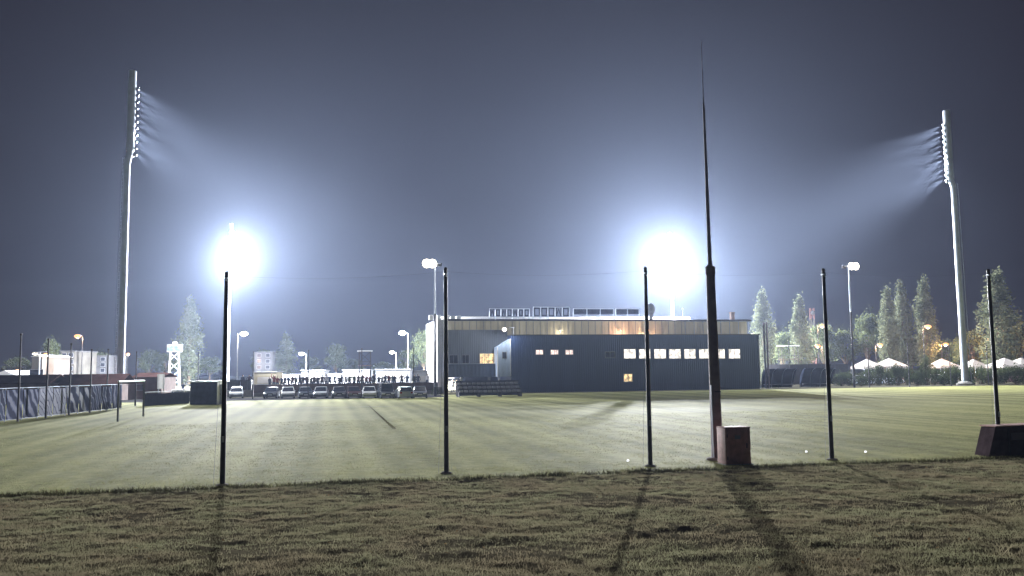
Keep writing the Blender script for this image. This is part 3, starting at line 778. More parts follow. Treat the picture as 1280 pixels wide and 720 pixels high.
# ------------------------------------------------------------------ lamps
def street_lamp(px, py, Y, kind, lb, side=1, group='street lamps around the stadium', r=.60):
    m, c = {'o': (M['lamp_o'], (1, .55, .25)), 'w': (M['lamp_w'], (1, .9, .75)), 'b': (M['lamp_b'], (.85, .93, 1))}[kind]
    h = at(px, py, Y); b = Vector((h.x + side * .9, Y, 0)); z = h.z
    t = thing('street_lamp', lb, 'street lamp', b, 0, group)
    MB().tube((0, 0, -.1), (0, 0, z + .1), .085, .05, 8).build('pole', M['grey_panel'] if kind == 'w' else M['dark_steel'], t, True)
    MB().tube((0, 0, z), (-side * .7, 0, z + .22), .045, .035, 6).build('arm', M['dark_steel'], t, True)
    hd = MB().box((-side * .9, 0, z + .26), (.75, .32, .12), bev=.03).build('lamp_head', M['dark_steel'], t)
    MB().ball((-side * .9, 0, z + .10), (r, r * .8, r * .55)).build('lamp_glass', m, hd, True)
    lamp('POINT', 'street_light', 6500 if kind == 'o' else 3500, c, (-side * .9, 0, z - .35), t, .12)
    return t
for a in [(97, 421, 150, 'o', 'orange street lamp on a tall pole left of the tall left mast', 1), (22, 464, 205, 'o', 'small orange street lamp at the far left above the banner fence', 1),
          (160, 443, 240, 'o', 'orange street lamp right beside the tall left mast', -1), (7, 469, 230, 'o', 'dim orange lamp at the left frame edge', 1),
          (305, 418, 128, 'w', 'white street lamp right of the far left mast', -1), (377, 443, 170, 'w', 'white street lamp below the short rounded poplar', 1),
          (490, 441, 190, 'w', 'white street lamp between the scaffold tower and the clubhouse', 1), (503, 417, 140, 'b', 'faint cold lamp left of the clubhouse lamp pole', 1),
          (1028, 408, 158, 'o', 'orange street lamp just left of the fourth near net post', -1), (1022, 433, 175, 'o', 'low orange street lamp above the dugouts', 1),
          (1100, 432, 170, 'o', 'orange street lamp above the first gazebo', -1), (1160, 409, 150, 'o', 'orange street lamp before the slender poplar', -1),
          (1182, 431, 175, 'o', 'orange street lamp close to the left of the right mast', -1), (1238, 425, 172, 'o', 'orange street lamp crossing the last near net post', -1),
          (1252, 413, 165, 'o', 'highest orange street lamp at the right edge', -1), (1264, 416, 176, 'o', 'orange street lamp nearest the right frame edge', -1)]:
    street_lamp(*a)
# double headed lamp
p = at(50, 440, 140); z = p.z
t = thing('double_lamp', 'short pole with two glowing lamp heads above the banner fence', 'street lamp', (p.x, 140, 0), 0)
MB().tube((0, 0, -.1), (0, 0, z), .12, .09, 8).box((0, 0, z), (2.2, .1, .1)).build('pole', M['galv'], t)
for s, m in ((-.8, 'lamp_w'), (.9, 'lamp_o')):
    h_ = MB().box((s, 0, z - .12), (.9, .4, .14), bev=.03).build('lamp_head', M['dark_steel'], t); MB().ball((s, 0, z - .27), (.42 if s < 0 else .26, .25, .2)).build('lamp_glass', M[m], h_, True)
lamp('POINT', 'street_light', 1500, (1, .7, .45), (0, 0, z - .8), t, .15)
# two training floodlights
def training_lamp(px, base, lx, ly, lb):
    b = ground(px, base); h = at(lx, ly, b.y); z = h.z
    t = thing('training_floodlight', lb, 'floodlight', b, A, 'lamp poles beside the training pitch')
    hx = (h.x - b.x)
    MB().tube((0, 0, -.1), (0, 0, z * .62), .17, .13, 12).build('lower_pole', M['dark_steel'], t, True)
    MB().tube((0, 0, z * .62), (0, 0, z + .1), .11, .07, 10).build('upper_pole', M['galv'], t, True)
    MB().box((hx / 2, 0, z + .05), (abs(hx) + 1.4, .09, .09)).build('crossbar', M['galv'], t)
    for s in (-.34, .34):
        f = MB().prism([(-.30, -.26), (.30, -.26), (.34, .26), (-.34, .26)], 'y', -.16, .12).build('floodlight', M['dark_steel'], t); f.location = (hx + s, -.15, z)
        MB().ball((0, -.16, 0), (.52, .22, .52), 14, 9).build('lens', M['lamp_w'], f, True)
    f2 = MB().prism([(-.24, -.2), (.24, -.2), (.28, .2), (-.28, .2)], 'y', -.16, .12).build('floodlight', M['dark_steel'], t); f2.location = (-hx * .9, .3, z - .05)
    MB().box((0, .13, 0), (.5, .02, .36)).build('lens', M['glass'], f2)
    MB().box((0, -.2, 1.3), (.3, .2, .5), bev=.02).build('junction_box', M['grey_panel'], t)
    lamp('SPOT', 'training_light', 9000, (1, .93, .82), (hx, -.6, z), t, .5, (0, -1, -.35), R(130), .8)
training_lamp(544, 495, 536.5, 330, 'lit training floodlight pole beside the clubhouse left end')
training_lamp(1068, 484, 1066, 333, 'lit pale training floodlight pole right of the dugouts')

# ------------------------------------------------------------------ gazebos
def gazebo():
    t = thing('gazebo', '', 'gazebo', (0, 0, 0), A, 'white gazebos right of the dugouts')
    MB().add([(-2.2, -2.2, 2.7), (2.2, -2.2, 2.7), (2.2, 2.2, 2.7), (-2.2, 2.2, 2.7), (0, 0, 4.0), (-2.2, -2.2, 2.35), (2.2, -2.2, 2.35), (2.2, 2.2, 2.35), (-2.2, 2.2, 2.35)],
             [(0, 1, 4), (1, 2, 4), (2, 3, 4), (3, 0, 4), (0, 1, 6, 5), (1, 2, 7, 6), (2, 3, 8, 7), (3, 0, 5, 8)]).build('canopy', M['canvas'], t, fix=False)
    for x in (-2.1, 2.1):
        for y in (-2.1, 2.1): MB().box((x, y, 1.2), (.06, .06, 2.4)).build('leg', M['galv'], t)
    MB().box((0, -1.8, .5), (3.2, .6, .9)).build('counter', M['brown_board'], t)
    return t
gz = None
for px, top, Y, s, lb in [(1084, 448.5, 150, .9, 'white gazebo just right of the pale lamp pole'), (1112, 447.5, 150, 1.0, 'white gazebo above the rounded bush'),
                          (1178, 448, 154, .9, 'white gazebo left of the right mast'), (1217, 449, 156, .85, 'white gazebo right of the right mast foot'),
                          (1256, 447, 150, .95, 'pinkish lit white gazebo behind the last near net post'), (1277, 447, 152, 1.0, 'white gazebo cut by the right frame edge')]:
    b = at(px, hor(px), Y); b.z = 0; z = at(px, top, Y).z
    if gz is None: gz = gazebo(); o = gz; o.location = b; o['label'] = lb
    else: o = dup(gz, b, None, lb)
    o.scale = (s, s, z / 4.0)

# ------------------------------------------------------------------ left side: banner fence, goal, hut
def banner_mat(name, c1, c2, c3, sc_, seed):
    m, n, l, b = nodes(name); b.inputs['Roughness'].default_value = .9; b.inputs['Specular IOR Level'].default_value = .02
    tc = n.new('ShaderNodeTexCoord'); mp = n.new('ShaderNodeMapping'); mp.inputs['Location'].default_value = (seed, seed * 1.7, seed * .3); mp.inputs['Rotation'].default_value = (0, R(35), 0)
    l.new(tc.outputs['Object'], mp.inputs['Vector'])
    wv = n.new('ShaderNodeTexWave'); wv.inputs['Scale'].default_value = sc_; wv.inputs['Distortion'].default_value = 14; wv.inputs['Detail'].default_value = 5; wv.inputs['Detail Scale'].default_value = .7
    l.new(mp.outputs[0], wv.inputs['Vector'])
    r = n.new('ShaderNodeValToRGB'); r.color_ramp.interpolation = 'EASE'
    e = r.color_ramp.elements; e[0].color = (*c1, 1); e[0].position = .3; e[1].color = (*c2, 1); e[1].position = .62
    k = e.new(.85); k.color = (*c3, 1)
    l.new(wv.outputs['Fac'], r.inputs['Fac']); l.new(r.outputs['Color'], b.inputs['Base Color'])
    return m
BM = [banner_mat('banner print %d' % i, *c) for i, c in enumerate([((.03, .035, .06), (.20, .21, .26), (.05, .06, .1), .35, 2), ((.025, .03, .05), (.05, .06, .11), (.26, .27, .30), .3, 7),
      ((.22, .23, .28), (.04, .05, .09), (.27, .28, .33), .42, 11), ((.03, .035, .06), (.08, .09, .15), (.16, .17, .22), .4, 17)])]
fa, fb = ground(-16, 530), ground(152, 511)
d = (fb - fa); ln = d.length; rz = math.atan2(d.y, d.x)
t = thing('banner_fence', 'metal fence hung with printed blue and white banners along the left side', 'fence', fa, rz)
nb = 10
for k in range(nb + 1): MB().tube((ln * k / nb, .06, -.05), (ln * k / nb, .06, 2.12), .035, n=8).build('post', M['galv'], t)
for k in range(nb):
    z0, z1 = .12, 1.98 + .06 * math.sin(k * 3)
    MB().box((ln * (k + .5) / nb, 0, (z0 + z1) / 2), (ln / nb - .12, .02, z1 - z0)).build('banner', BM[(k * 3 + k // 2) % 4], t)
MB().tube((0, .06, 2.08), (ln, .06, 2.08), .025, n=6).tube((0, .06, .1), (ln, .06, .1), .02, n=6).build('rail', M['galv'], t)
# goal
ga, gb = ground(147, 527), ground(179, 520.5)
t = thing('goal', 'football goal with pale crossbar and dark posts before the banner fence', 'goal', ga, math.atan2((gb - ga).y, (gb - ga).x))
gl = (gb - ga).length
for s in (0, gl):
    MB().tube((s, 0, -.05), (s, 0, 2.38), .06, n=12).build('post', M['grey_panel'], t, True)
MB().tube((-.06, 0, 2.44), (gl + .06, 0, 2.44), .06, n=12).build('crossbar', M['white'], t, True)
# far net posts
FG = 'slim net posts along the far sides of the pitch'
far_posts = [(22, 527, 418, 'at the left frame edge'), (57, 523, 424, 'crossing the second banner from the left'), (86, 519, 430, 'below the tall orange lamp'), (112, 516, 437, 'halfway along the banner fence'),
             (133, 513, 437, 'left of the goal'), (169, 507, 440, 'behind the goal'), (247, 501, 440, 'behind the small hut'), (316, 499, 440, 'behind the dark container'),
             (385, 498, 438, 'in front of the spectators, left of the scaffold'), (452, 497, 436, 'in front of the scaffold tower'), (517, 496, 435, 'left of the clubhouse lamp pole'),
             (988, 484, 425, 'in front of the left dugout'), (1087, 484, 436, 'right of the pale lamp pole'), (1137, 483, 430, 'between the second and third gazebos'),
             (1189, 482, 432, 'left of the right mast foot'), (1236, 481, 432, 'behind the last near net post')]
fp = None
for px, by, ty, lb in far_posts:
    b = ground(px, by); z = at(px, ty, b.y).z
    if fp is None:
        fp = thing('far_net_post', '', 'post', b, A, FG)
        MB().tube((0, 0, -.1), (0, 0, 5.5), .075, .05, 8).build('pole', M['dark_steel'], fp, True); MB().ball((0, 0, 5.5), .08).build('cap', M['dark_steel'], fp, True); o = fp
    else: o = dup(fp, b)
    o['label'] = 'slim dark far net post ' + lb; o.scale = (1, 1, z / 5.5)
# hut
ha = ground(234, 506); 
t = thing('hut', 'small dark flat roofed hut with a pale side and white roof edge', 'hut', ha, R(-4))
MB().box((1.55, 1.1, 1.05), (2.6, 2.2, 2.1)).build('wall', M['dark_panel'], t)
MB().box((2.87, 1.1, 1.05), (.03, 2.24, 2.1)).build('side_wall', M['white'], t)
MB().box((1.58, 1.1, 2.16), (3.0, 2.6, .12)).build('roof', M['white'], t)
dr = MB().box((2.9, .9, .95), (.03, .8, 1.85)).build('door', M['grey_panel'], t); MB().box((2.93, .6, .95), (.03, .05, .14)).build('handle', M['dark_steel'], dr)
# red roofed sheds behind the banner fence
for px0, px1, top, eave, Y, lb in [(-30, 62, 470, 480, 96, 'long low shed with brown red roof behind the left banners'), (66, 150, 469, 481, 98, 'low shed with brown red roof left of the tall left mast'), (163, 203, 467, 472, 104, 'square brown shed right of the goal')]:
    a = at(px0, eave, Y); b = at(px1, eave, Y); zt = at(px0, top, Y + 2.2).z; L = b.x - a.x; ze = a.z
    t = thing('shed', lb, 'shed', (a.x, Y, 0), 0, 'brown sheds behind the left fence')
    MB().box((L / 2, 2.4, ze / 2), (L - .3, 4.4, ze)).build('wall', M['brown_board'], t)
    MB().add([(0, 0, ze - .04), (L, 0, ze - .04), (L, 2.4, zt), (0, 2.4, zt), (L, 4.8, ze - .04), (0, 4.8, ze - .04), (0, 0, ze + .04), (L, 0, ze + .04), (L, 2.4, zt + .08), (0, 2.4, zt + .08), (L, 4.8, ze + .04), (0, 4.8, ze + .04)],
             [(0, 1, 2, 3), (3, 2, 4, 5), (6, 7, 8, 9), (9, 8, 10, 11), (0, 1, 7, 6), (5, 4, 10, 11), (0, 3, 9, 6), (3, 5, 11, 9), (1, 2, 8, 7), (2, 4, 10, 8)]).build('roof', M['red_roof'], t)
    f = MB().box((L * .3, .185, ze * .55), (1.0, .04, .8)).build('window', M['frame'], t); MB().box((L * .3, .16, ze * .55), (.86, .03, .66)).build('pane', M['glass'], f)
# white sheeted gable hall and pale blocks far left
def block(px0, px1, top, Y, dep, m, lb, storeys, name='apartment_block', gable=False):
    a = at(px0, hor(px0), Y); b = at(px1, hor(px1), Y); z = at((px0 + px1) / 2, top, Y).z; L = b.x - a.x
    t = thing(name, lb, 'building', (a.x, Y, 0), 0)
    MB().box((L / 2, dep / 2, z / 2), (L, dep, z)).build('wall', m, t)
    if gable: MB().prism([(-.2, z), (L + .2, z), (L / 2, z + L * .22)], 'y', -.2, dep + .2).build('roof', M['roof'], t)
    else: MB().box((L / 2, dep / 2, z + .2), (L + .5, dep + .5, .4)).build('roof', M['dim_grey'], t)
    n = max(2, int(L / 3.2))
    for s in range(storeys):
        for k in range(n):
            x = L * (k + .5) / n; zz = z * (s + .55) / storeys
            f = MB().box((x, -.03, zz), (1.5, .08, 1.3)).build('window', M['frame'], t); MB().box((x, -.08, zz), (1.3, .03, 1.1)).build('pane', M['glass'], f)
block(39, 52, 446, 150, 10, M['dim_white'], 'narrow white gabled hall behind the double lamp', 1, 'hall', True)
block(75, 92, 440, 260, 14, M['dim_stone'], 'pale apartment block behind the orange lamp pole', 5)
block(93, 135, 446, 280, 14, M['dim_grey'], 'long grey apartment block left of the tall left mast', 5)
block(318, 340, 441, 300, 14, M['dim_grey'], 'grey apartment block between the far left mast and the short poplar', 5)
block(-10, 22, 470, 180, 10, M['dim_stone'], 'low white hall at the left frame edge', 1, 'hall', True)
# white sign board, low wall with rail
p = ground(200.5, 503)
t = thing('notice_board', 'narrow white upright board beside the square brown shed', 'board', p, A)
zt = at(200, 467.5, p.y).z; zb = at(200, 486, p.y).z
MB().box((0, 0, (zt + zb) / 2), (.7, .02, zt - zb)).build('panel', M['paper'], t)
for s in (-.25, .25): MB().box((s, .05, zt / 2), (.06, .05, zt)).build('post', M['galv'], t)
a = ground(180, 507.5); b = ground(236, 504); d = b - a
t = thing('low_wall', 'low dark wall with a pale top rail left of the hut', 'wall', a, math.atan2(d.y, d.x))
MB().box((d.length / 2, 0, .55), (d.length, .15, 1.1)).build('wall', M['black'], t); MB().tube((0, 0, 1.25), (d.length, 0, 1.25), .04, n=8).build('rail', M['white'], t)
for k in range(4): MB().tube((.2 + k * d.length / 3.3, 0, 1.1), (.2 + k * d.length / 3.3, 0, 1.25), .03, n=6).build('rail_post', M['white'], t)
# dark container
p = ground(270, 496.3)
t = thing('container', 'long dark storage container with spectators above it right of the hut', 'container', p, A)
zc = at(300, 475.5, p.y).z
MB().box((2.1, 1.2, zc / 2 + .05), (4.2, 2.4, zc - .1)).build('body', corrugated('dark container steel', (.03, .035, .04), .3), t)
for x in (.06, 4.14): MB().box((x, -.02, zc / 2), (.12, .08, zc)).build('corner_post', M['dark_steel'], t)
MB().box((2.1, -.02, zc - .03), (3.95, .07, .12)).build('top_rail', M['dark_steel'], t)
for s in (1.3, 2.9): MB().tube((s, -.05, .15), (s, -.05, zc - .15), .02, n=6).build('lock_bar', M['galv'], t)

# lit sign tower
Y = 165; p = at(217.5, hor(217), Y)
t = thing('sign_tower', 'lit pale cyan lattice tower with a sign box on top left of the tall poplar', 'tower', (p.x, Y, 0), A)
z0 = at(217, 440, Y).z; z1 = at(217, 430.5, Y).z
MB().box((0, 0, (z0 + z1) / 2), (2.7, .9, z1 - z0), bev=.06).build('sign_box', M['white'], t)
MB().box((0, -.47, (z0 + z1) / 2), (2.5, .04, (z1 - z0) * .8)).build('sign_face', M['cyan_sign'], t)
MB().box((0, 0, z1 + .25), (.8, .4, .5), bev=.06).build('crest', M['white'], t)
for s in (-1, 1):
    for y in (-.4, .4):
        MB().tube((s * 1.0, y, 0), (s * .75, y, z0), .14, .1, 8).build('leg', M['white'], t)
br = MB(); nz = 4
for k in range(nz):
    a_, b_ = z0 * k / nz, z0 * (k + 1) / nz
    br.tube((-.95, -.42, a_), (.9, -.42, b_), .07, n=6).tube((.95, -.42, a_), (-.9, -.42, b_), .07, n=6)
br.build('bracing', M['white'], t)
lamp('POINT', 'sign_light', 900, (.55, .9, 1), (0, -2.2, 2.5), t, .3)
sp = MB().box((0, -2.2, 1.0), (.4, .3, .3)).tube((0, -2.2, 0), (0, -2.2, .9), .05).build('spotlight', M['dark_steel'], t); MB().box((0, -2.2, 1.17), (.34, .24, .03)).build('lens', M['lamp_b'], sp)

# ------------------------------------------------------------------ spectators' terrace
TV0 = 108.0
a_u = uv(at(322, 470, 118))[0]; b_u = uv(at(556, 470, 112))[0]
tv = uv(at(430, 470, 112))[1]
tr = MB().box((0, 0, .3), (b_u - a_u + 8, 9, 1.08)).build('terrace', M['concrete']); tr.location = S((a_u + b_u) / 2 - 4.0, tv + 4.6); tr.rotation_euler = (0, 0, A); tag(tr, kind='structure')
t = thing('barrier', 'long red brown board barrier in front of the row of spectators', 'barrier', S(a_u, tv), A)
bl_ = b_u - a_u - .6; nb = 14
for k in range(nb): MB().box((bl_ * (k + .5) / nb, 0, .95), (bl_ / nb - .03, .06, 1.02)).build('board', M['brown_board'], t)
for k in range(nb + 1): MB().box((bl_ * k / nb, .07, .75), (.08, .08, 1.5)).build('post', M['dark_steel'], t)
# kiosks behind
def kiosk(px0, px1, top, Y, m, lb):
    a = at(px0, hor(px0), Y); b = at(px1, hor(px1), Y); z = at(px0, top, Y).z; L = b.x - a.x
    t = thing('kiosk', lb, 'kiosk', (a.x, Y, 0), 0, 'white kiosks behind the spectators')
    MB().box((L / 2, 1.5, z / 2), (L, 3, z)).build('wall', m, t)
    MB().box((L / 2, 1.5, z + .06), (L + .3, 3.3, .12)).build('roof', M['kiosk'], t)
    MB().box((L / 2, -.12, z * .42), (L * .7, .3, .06)).build('counter', M['grey_panel'], t)
    MB().box((L / 2, -.012, z * .62), (L * .66, .03, z * .3)).build('shutter', M['dim_white'], t)
for k in [(317, 346, 465.5, 130, M['kiosk_cream'], 'cream kiosk right of the dark container'), (377, 406, 463.5, 132, M['kiosk'], 'white kiosk right of the low white street lamp'),
          (429, 462, 463, 134, M['kiosk'], 'white kiosk behind the scaffold tower'), (470, 512, 462.5, 134, M['kiosk'], 'wide white kiosk left of the clubhouse'),
          (349, 374, 469, 136, M['kiosk'], 'low white kiosk between the cream kiosk and the short lamp'), (516, 541, 464, 128, M['kiosk'], 'white kiosk against the clubhouse left end'),
          (409, 426, 468, 137, M['kiosk'], 'small white kiosk left of the scaffold tower')]: kiosk(*k)
# scaffold tower
def scaffold(px, top, wpx, Y, lb, lit=True):
    p = at(px, hor(px), Y); z = at(px, top, Y).z; W = wpx * Y / F_PX / 2
    t = thing('scaffold_tower', lb, 'scaffold', (p.x, Y, 0), A, 'scaffold towers')
    for s in (-W, W):
        for y in (-.6, .6): MB().tube((s, y, 0), (s, y, z), .06, n=6).build('upright', M['dark_steel'], t)
    br = MB(); n = 4
    for k in range(n):
        z0, z1 = z * k / n, z * (k + 1) / n
        br.tube((-W, -.6, z0), (W, -.6, z1), .035, n=5).tube((-W, -.6, z1), (W, -.6, z1), .04, n=5).tube((-W, .6, z1), (W, .6, z1), .04, n=5).tube((-W, .6, z1), (W, .6, z0), .035, n=5)
    br.build('bracing', M['dark_steel'], t)
    MB().box((0, 0, z * .66), (2 * W + .2, 1.4, .08)).build('platform', M['brown_board'], t)
    MB().box((0, 0, z + .08), (2 * W + .5, 1.6, .16)).build('roof', M['white'], t)
    return t
scaffold(456, 439.5, 14, 124, 'dark scaffold filming tower with white roof above the spectators')
scaffold(986, 433, 22, 152, 'scaffold platform right of the clubhouse behind the board fence')
# red and white lattice mast
Y = 300; p = at(1018, hor(1018), Y); z = at(1018, 385, Y).z
t = thing('lattice_mast', 'thin red and white lattice mast behind the trees left of the pale lamp pole', 'mast', (p.x, Y, 0), 0)
for k in range(6):
    m = MB(); z0, z1 = z * k / 6, z * (k + 1) / 6 - .02
    for s in (-.6, .6):
        for y in (-.6, .6): m.tube((s, y, z0), (s, y, z1), .13, n=5)
    m.tube((-.6, -.6, z0), (.6, -.6, z1), .09, n=5).tube((.6, -.6, z0), (-.6, -.6, z1), .09, n=5)
    m.build('lattice_section', mat('mast red', (.16, .07, .06)) if k % 2 else M['dim_stone'], t)
MB().ball((0, -.8, z * .93), (.8, .3, .8)).build('dish', M['dim_grey'], t, True)

# ------------------------------------------------------------------ spectators
def person_mesh(seed, pose):
    rnd = random.Random(seed)
    J = {'pelvis': (0, 0, .93, .145, .11), 'waist': (0, 0, 1.08, .145, .10), 'chest': (0, .01, 1.30, .175, .115), 'collar': (0, .01, 1.44, .12, .085), 'neck': (0, 0, 1.52, .055, .055),
         'chin': (0, -.02, 1.58, .07, .075), 'head': (0, -.01, 1.67, .082, .098), 'crown': (0, .01, 1.745, .06, .075)}
    for s, n in ((-1, 'l'), (1, 'r')):
        J['hip' + n] = (s * .10, 0, .86, .095, .095); J['knee' + n] = (s * .115, -.02, .48, .062, .065); J['ankle' + n] = (s * .12, .02, .10, .045, .045); J['toe' + n] = (s * .14, -.14, .035, .042, .035)
        J['sho' + n] = (s * .20, .01, 1.41, .065, .065)
        if pose == 'up' and s > 0: J['elb' + n] = (s * .36, -.05, 1.60, .047, .047); J['wri' + n] = (s * .33, -.08, 1.86, .034, .034); J['han' + n] = (s * .33, -.09, 1.97, .03, .042)
        elif pose == 'fold': J['elb' + n] = (s * .27, -.06, 1.15, .05, .05); J['wri' + n] = (s * .08, -.22, 1.18, .036, .036); J['han' + n] = (-s * .03, -.21, 1.20, .03, .04)
        elif pose == 'pocket': J['elb' + n] = (s * .31, .05, 1.14, .05, .05); J['wri' + n] = (s * .21, -.06, .95, .038, .038); J['han' + n] = (s * .19, -.08, .87, .036, .04)
        else: J['elb' + n] = (s * .26, .02, 1.13, .048, .048); J['wri' + n] = (s * .27, -.05, .89, .034, .034); J['han' + n] = (s * .265, -.07, .79, .028, .04)
    E = [('pelvis', 'waist'), ('waist', 'chest'), ('chest', 'collar'), ('collar', 'neck'), ('neck', 'chin'), ('chin', 'head'), ('head', 'crown')]
    for n in 'lr': E += [('pelvis', 'hip' + n), ('hip' + n, 'knee' + n), ('knee' + n, 'ankle' + n), ('ankle' + n, 'toe' + n), ('chest', 'sho' + n), ('sho' + n, 'elb' + n), ('elb' + n, 'wri' + n), ('wri' + n, 'han' + n)]
    ks = list(J); me = bpy.data.meshes.new('person_base'); me.from_pydata([J[k][:3] for k in ks], [(ks.index(a), ks.index(b)) for a, b in E], [])
    o = bpy.data.objects.new('person_base', me); col.objects.link(o)
    md = o.modifiers.new('skin', 'SKIN'); md.use_smooth_shade = True
    for i, k in enumerate(ks):
        sv = me.skin_vertices[0].data[i]; sv.radius = J[k][3:5]; sv.use_root = (k == 'pelvis')
    o.modifiers.new('sub', 'SUBSURF').levels = 1
    dg = bpy.context.evaluated_depsgraph_get(); dg.update()
    out = bpy.data.meshes.new_from_object(o.evaluated_get(dg))
    bpy.data.objects.remove(o)
    return out
COATS = [(.03, .032, .045), (.05, .035, .04), (.02, .03, .06), (.08, .02, .02), (.04, .05, .04), (.25, .25, .27)]
SKIN = mat('skin', (.42, .28, .21), .6); HAIR = mat('hair', (.03, .022, .018), .8); JEANS = mat('dark trousers', (.03, .035, .055), .8)
variants = []
for i, (pose, c) in enumerate(zip(['stand', 'pocket', 'fold', 'up', 'pocket', 'stand'], COATS)):
    me = person_mesh(i, pose); me.name = 'person'; me.materials.clear()
    for m in (mat('coat %d' % i, c, .85), JEANS, SKIN, HAIR): me.materials.append(m)
    for f in me.polygons:
        c_ = f.center; f.use_smooth = True
        if c_.z > 1.52 and abs(c_.x) < .16: f.material_index = 3 if (c_.z > 1.70 or c_.y > .03) else 2
        elif c_.z < .90 and abs(c_.x) < .2: f.material_index = 1
        else: f.material_index = 0
        if pose == 'up' and c_.z > 1.88: f.material_index = 2
        if pose == 'stand' and c_.z < .86 and abs(c_.x) > .21: f.material_index = 2
    variants.append(me)
CROWD = 'spectators standing in a row on the terrace'
def person(px, Y, i, base, label, h=1.0, rz=None):
    o = bpy.data.objects.new('person', variants[i]); col.objects.link(o)
    p = at(px, hor(px), Y); o.location = (p.x, Y, base); o.scale = (h * 1.22, h * 1.15, h); o.rotation_euler = (0, 0, math.pi + random.uniform(-.9, .9) if rz is None else rz)
    tag(o, label, 'person', CROWD)
desc = ['person in dark grey coat standing in the spectator row with arms hanging', 'person in dark plum jacket standing in the spectator row, hands in pockets',
        'person in navy jacket standing in the spectator row with folded arms', 'person in dark red jacket raising an arm in the spectator row',
        'person in dark green jacket standing in the spectator row, hands in pockets', 'person in light grey coat standing in the spectator row with arms hanging']
xs = [337, 342, 347, 352, 357, 361, 366, 370, 375, 379.5, 384, 389, 393, 397, 402, 408, 413, 418, 423, 427, 433, 437, 442, 448, 453, 458, 462, 467, 473, 477.5, 481, 486.5, 490, 494, 502, 518, 522]
for k, px in enumerate(xs):
    i = random.choice([0, 0, 0, 1, 1, 1, 2, 2, 2, 4, 4, 4, 5, 3]) if k % 9 else 0
    person(px + random.uniform(-.8, .8), 113.6 + random.uniform(-.6, 1.4) + (px - 430) * .022, i, .84, desc[i], random.uniform(.92, 1.06))
for px, i, lb in ((303.5, 0, 'person in dark grey coat standing above the container, left of two'), (311.5, 1, 'person in dark plum jacket standing above the container, right of two')):
    person(px, 112.5, i, .95, lb, 1.02)
st = MB().box((0, 0, .4), (5.0, 2.4, 1.1)).build('raised_platform', M['concrete']); p = at(306, hor(306), 109.3); st.location = (p.x, 112.8, 0); tag(st, 'raised concrete platform behind the dark container', 'platform')
for px, i, lb in ((207, 0, 'person in dark grey coat near the white upright board'), (229, 2, 'person in navy jacket with folded arms standing behind the hut left corner'), (240, 4, 'person in dark green jacket standing behind the hut middle'),
                  (566, 0, 'person in dark grey coat standing in the lit passage under the clubhouse, left one'), (571, 1, 'person in dark plum jacket standing in the lit passage under the clubhouse, right one'),
                  (509, 2, 'person in navy jacket with folded arms standing alone left of the last far net post'), (534, 5, 'person in light grey coat standing beside the clubhouse end wall')):
    person(px, 118 if px < 560 else 119.5, i, 0 if (px < 300 or px > 560) else .84, lb, 1.0)

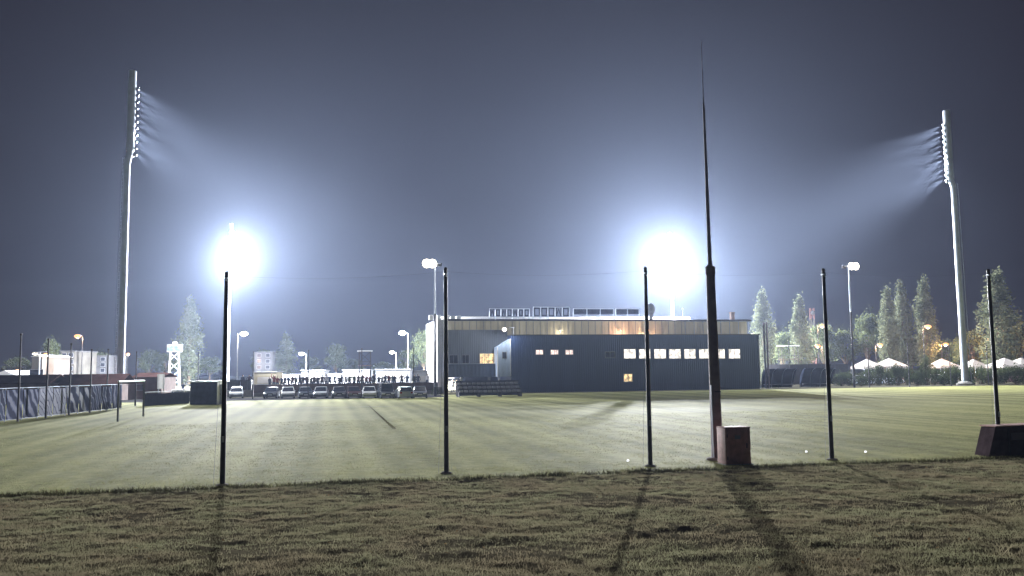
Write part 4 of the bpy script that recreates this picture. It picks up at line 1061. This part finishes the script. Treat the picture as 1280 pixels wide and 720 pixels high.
# ------------------------------------------------------------------ parked cars
def make_car(kind, paint, label, loc, rz):
    H = {'hatch': 1.48, 'estate': 1.45, 'van': 1.9}[kind]; L = {'hatch': 3.9, 'estate': 4.5, 'van': 4.7}[kind]; W = 1.72
    t = thing('parked_car', label, 'car', loc, rz, 'cars parked in front of the spectators')
    pm = mat('car paint', paint, .3, .1, .05, 2)
    y0, y1 = -L / 2, L / 2             # nose towards -y
    low = [(y0, .28), (y0 - .02, .55), (y0 + .12, .74), (y0 + L * .25, .92), (y1 - .1, .98), (y1, .85), (y1, .3), (y1 - .15, .2), (y0 + .15, .2)]
    body = MB()
    n = len(low); sec = [(-W / 2, .94), (-W / 2 + .07, 1.0), (W / 2 - .07, 1.0), (W / 2, .94)]
    vs = []
    for x, k in sec: vs += [(x, y * (1 if k == 1 else .985), .2 + (z - .2) * (k if z > .6 else 1)) for y, z in low]
    fs = [(j * n + i, j * n + (i + 1) % n, (j + 1) * n + (i + 1) % n, (j + 1) * n + i) for j in range(3) for i in range(n)]
    fs += [tuple(range(n)), tuple(range(3 * n, 4 * n))]
    body.add(vs, fs)
    body.build('body', pm, t)
    f0 = y0 + L * (.27 if kind != 'van' else .18); r0 = f0 + (.75 if kind != 'van' else .5); r1 = y1 - (.45 if kind == 'hatch' else .3); e1 = y1 - .08
    cab = MB(); wi, wo = W / 2 - .24, W / 2 - .06
    base, top = .9, H
    pts = [(-wo, f0, base), (wo, f0, base), (wo, e1, .95), (-wo, e1, .95), (-wi, r0, top), (wi, r0, top), (wi, r1, top), (-wi, r1, top)]
    cab.add(pts, [(0, 1, 5, 4), (1, 2, 6, 5), (2, 3, 7, 6), (3, 0, 4, 7)]).build('windows', M['glass'], t)
    MB().box((0, (r0 + r1) / 2, H + .012), (2 * wi + .1, r1 - r0 + .14, .05), bev=.02).build('roof', pm, t)
    for s in (-1, 1):
        for ya_, yb_, za_ in ((f0, r0, base), ((f0 + e1) / 2 + .1, (r0 + r1) / 2, .92), (e1, r1, .95)):
            MB().tube((s * (wo + .005), ya_, za_), (s * (wi + .015), yb_, top), .037, n=6).build('pillar', pm, t)
    for s in (-1, 1):
        for y in (y0 + .75, y1 - .75):
            wh = MB().tube((s * (W / 2 - .19), y, .31), (s * (W / 2 + .012), y, .31), .31, n=20).build('wheel', M['black'], t, True)
            MB().tube((s * (W / 2 + .005), y, .31), (s * (W / 2 + .022), y, .31), .19, n=14).build('rim', M['galv'], wh, True)
        MB().box((s * (W / 2 - .3), y0 - .005, .62), (.38, .1, .15), bev=.03).build('headlight', M['white'], t)
        MB().box((s * (W / 2 - .2), y1 + .005, .75), (.24, .06, .22), bev=.02).build('taillight', mat('tail red', (.35, .02, .02), .3), t)
        MB().box((s * (W / 2 + .06), f0 + .3, .98), (.16, .12, .12), bev=.03).build('mirror', pm, t)
    MB().box((0, y0 - .03, .36), (W - .2, .08, .16), bev=.03).build('bumper', M['grey_panel'], t)
    MB().box((0, y0 - .03, .5), (.5, .03, .11)).build('number_plate', M['white'], t)
    return t
cars = [(293, 'hatch', (.62, .64, .66), 'pale silver hatchback parked at the container'), (338, 'estate', (.03, .035, .045), 'black estate car parked right of the dark container'),
        (359, 'hatch', (.6, .6, .6), 'white hatchback parked nose out left of the fourth far net post'), (381, 'estate', (.05, .06, .08), 'dark blue estate car parked behind a far net post'),
        (401, 'hatch', (.5, .52, .55), 'silver hatchback between the two dark cars in mid row'), (424, 'estate', (.04, .04, .045), 'dark grey estate car parked mid row'),
        (443, 'hatch', (.07, .03, .03), 'dark red hatchback parked left of the scaffold'), (463, 'hatch', (.65, .66, .68), 'white hatchback parked below the scaffold tower'),
        (484, 'van', (.06, .065, .075), 'dark grey van parked right of the scaffold tower'), (507, 'estate', (.55, .57, .6), 'pale grey estate car parked near the clubhouse'),
        (528, 'hatch', (.08, .09, .12), 'dark blue hatchback parked beside the clubhouse lamp pole'), (217, 'hatch', (.5, .5, .5), 'grey hatchback parked behind the low wall')]
for px, kd, pc, lb in cars:
    b = ground(px, 498.3 if px > 250 else 503); make_car(kd, pc, lb, b + V * 2.4, A + random.uniform(-.15, .15) + (math.pi if random.random() < .3 else 0)).scale = (.88, .88, .84)
for px, Y, kd, pc, lb in ((1076, 141, 'hatch', (.6, .62, .65), 'pale hatchback behind the bushes right of the pale lamp pole'), (1110, 142, 'estate', (.5, .52, .56), 'silver estate car below the second gazebo'), (1170, 142, 'hatch', (.55, .45, .45), 'reddish grey hatchback below the third gazebo')):
    p = at(px, hor(px), Y); p.z = 0; c = make_car(kd, pc, lb, p, A + R(80)); c['group'] = 'cars behind the right bushes'

# ------------------------------------------------------------------ render settings
sc.view_settings.view_transform = 'Standard'; sc.view_settings.look = 'None'; sc.view_settings.exposure = 0; sc.view_settings.gamma = 1
sc.render.engine = 'CYCLES'
cy = sc.cycles
cy.use_denoising = True
try: cy.denoiser = 'OPENIMAGEDENOISE'; cy.denoising_input_passes = 'RGB_ALBEDO_NORMAL'
except Exception: pass
cy.max_bounces = 4; cy.diffuse_bounces = 2; cy.glossy_bounces = 2; cy.transmission_bounces = 2; cy.volume_bounces = 0; cy.transparent_max_bounces = 4
cy.sample_clamp_indirect = 4; cy.use_light_tree = True
cy.caustics_reflective = False; cy.caustics_refractive = False
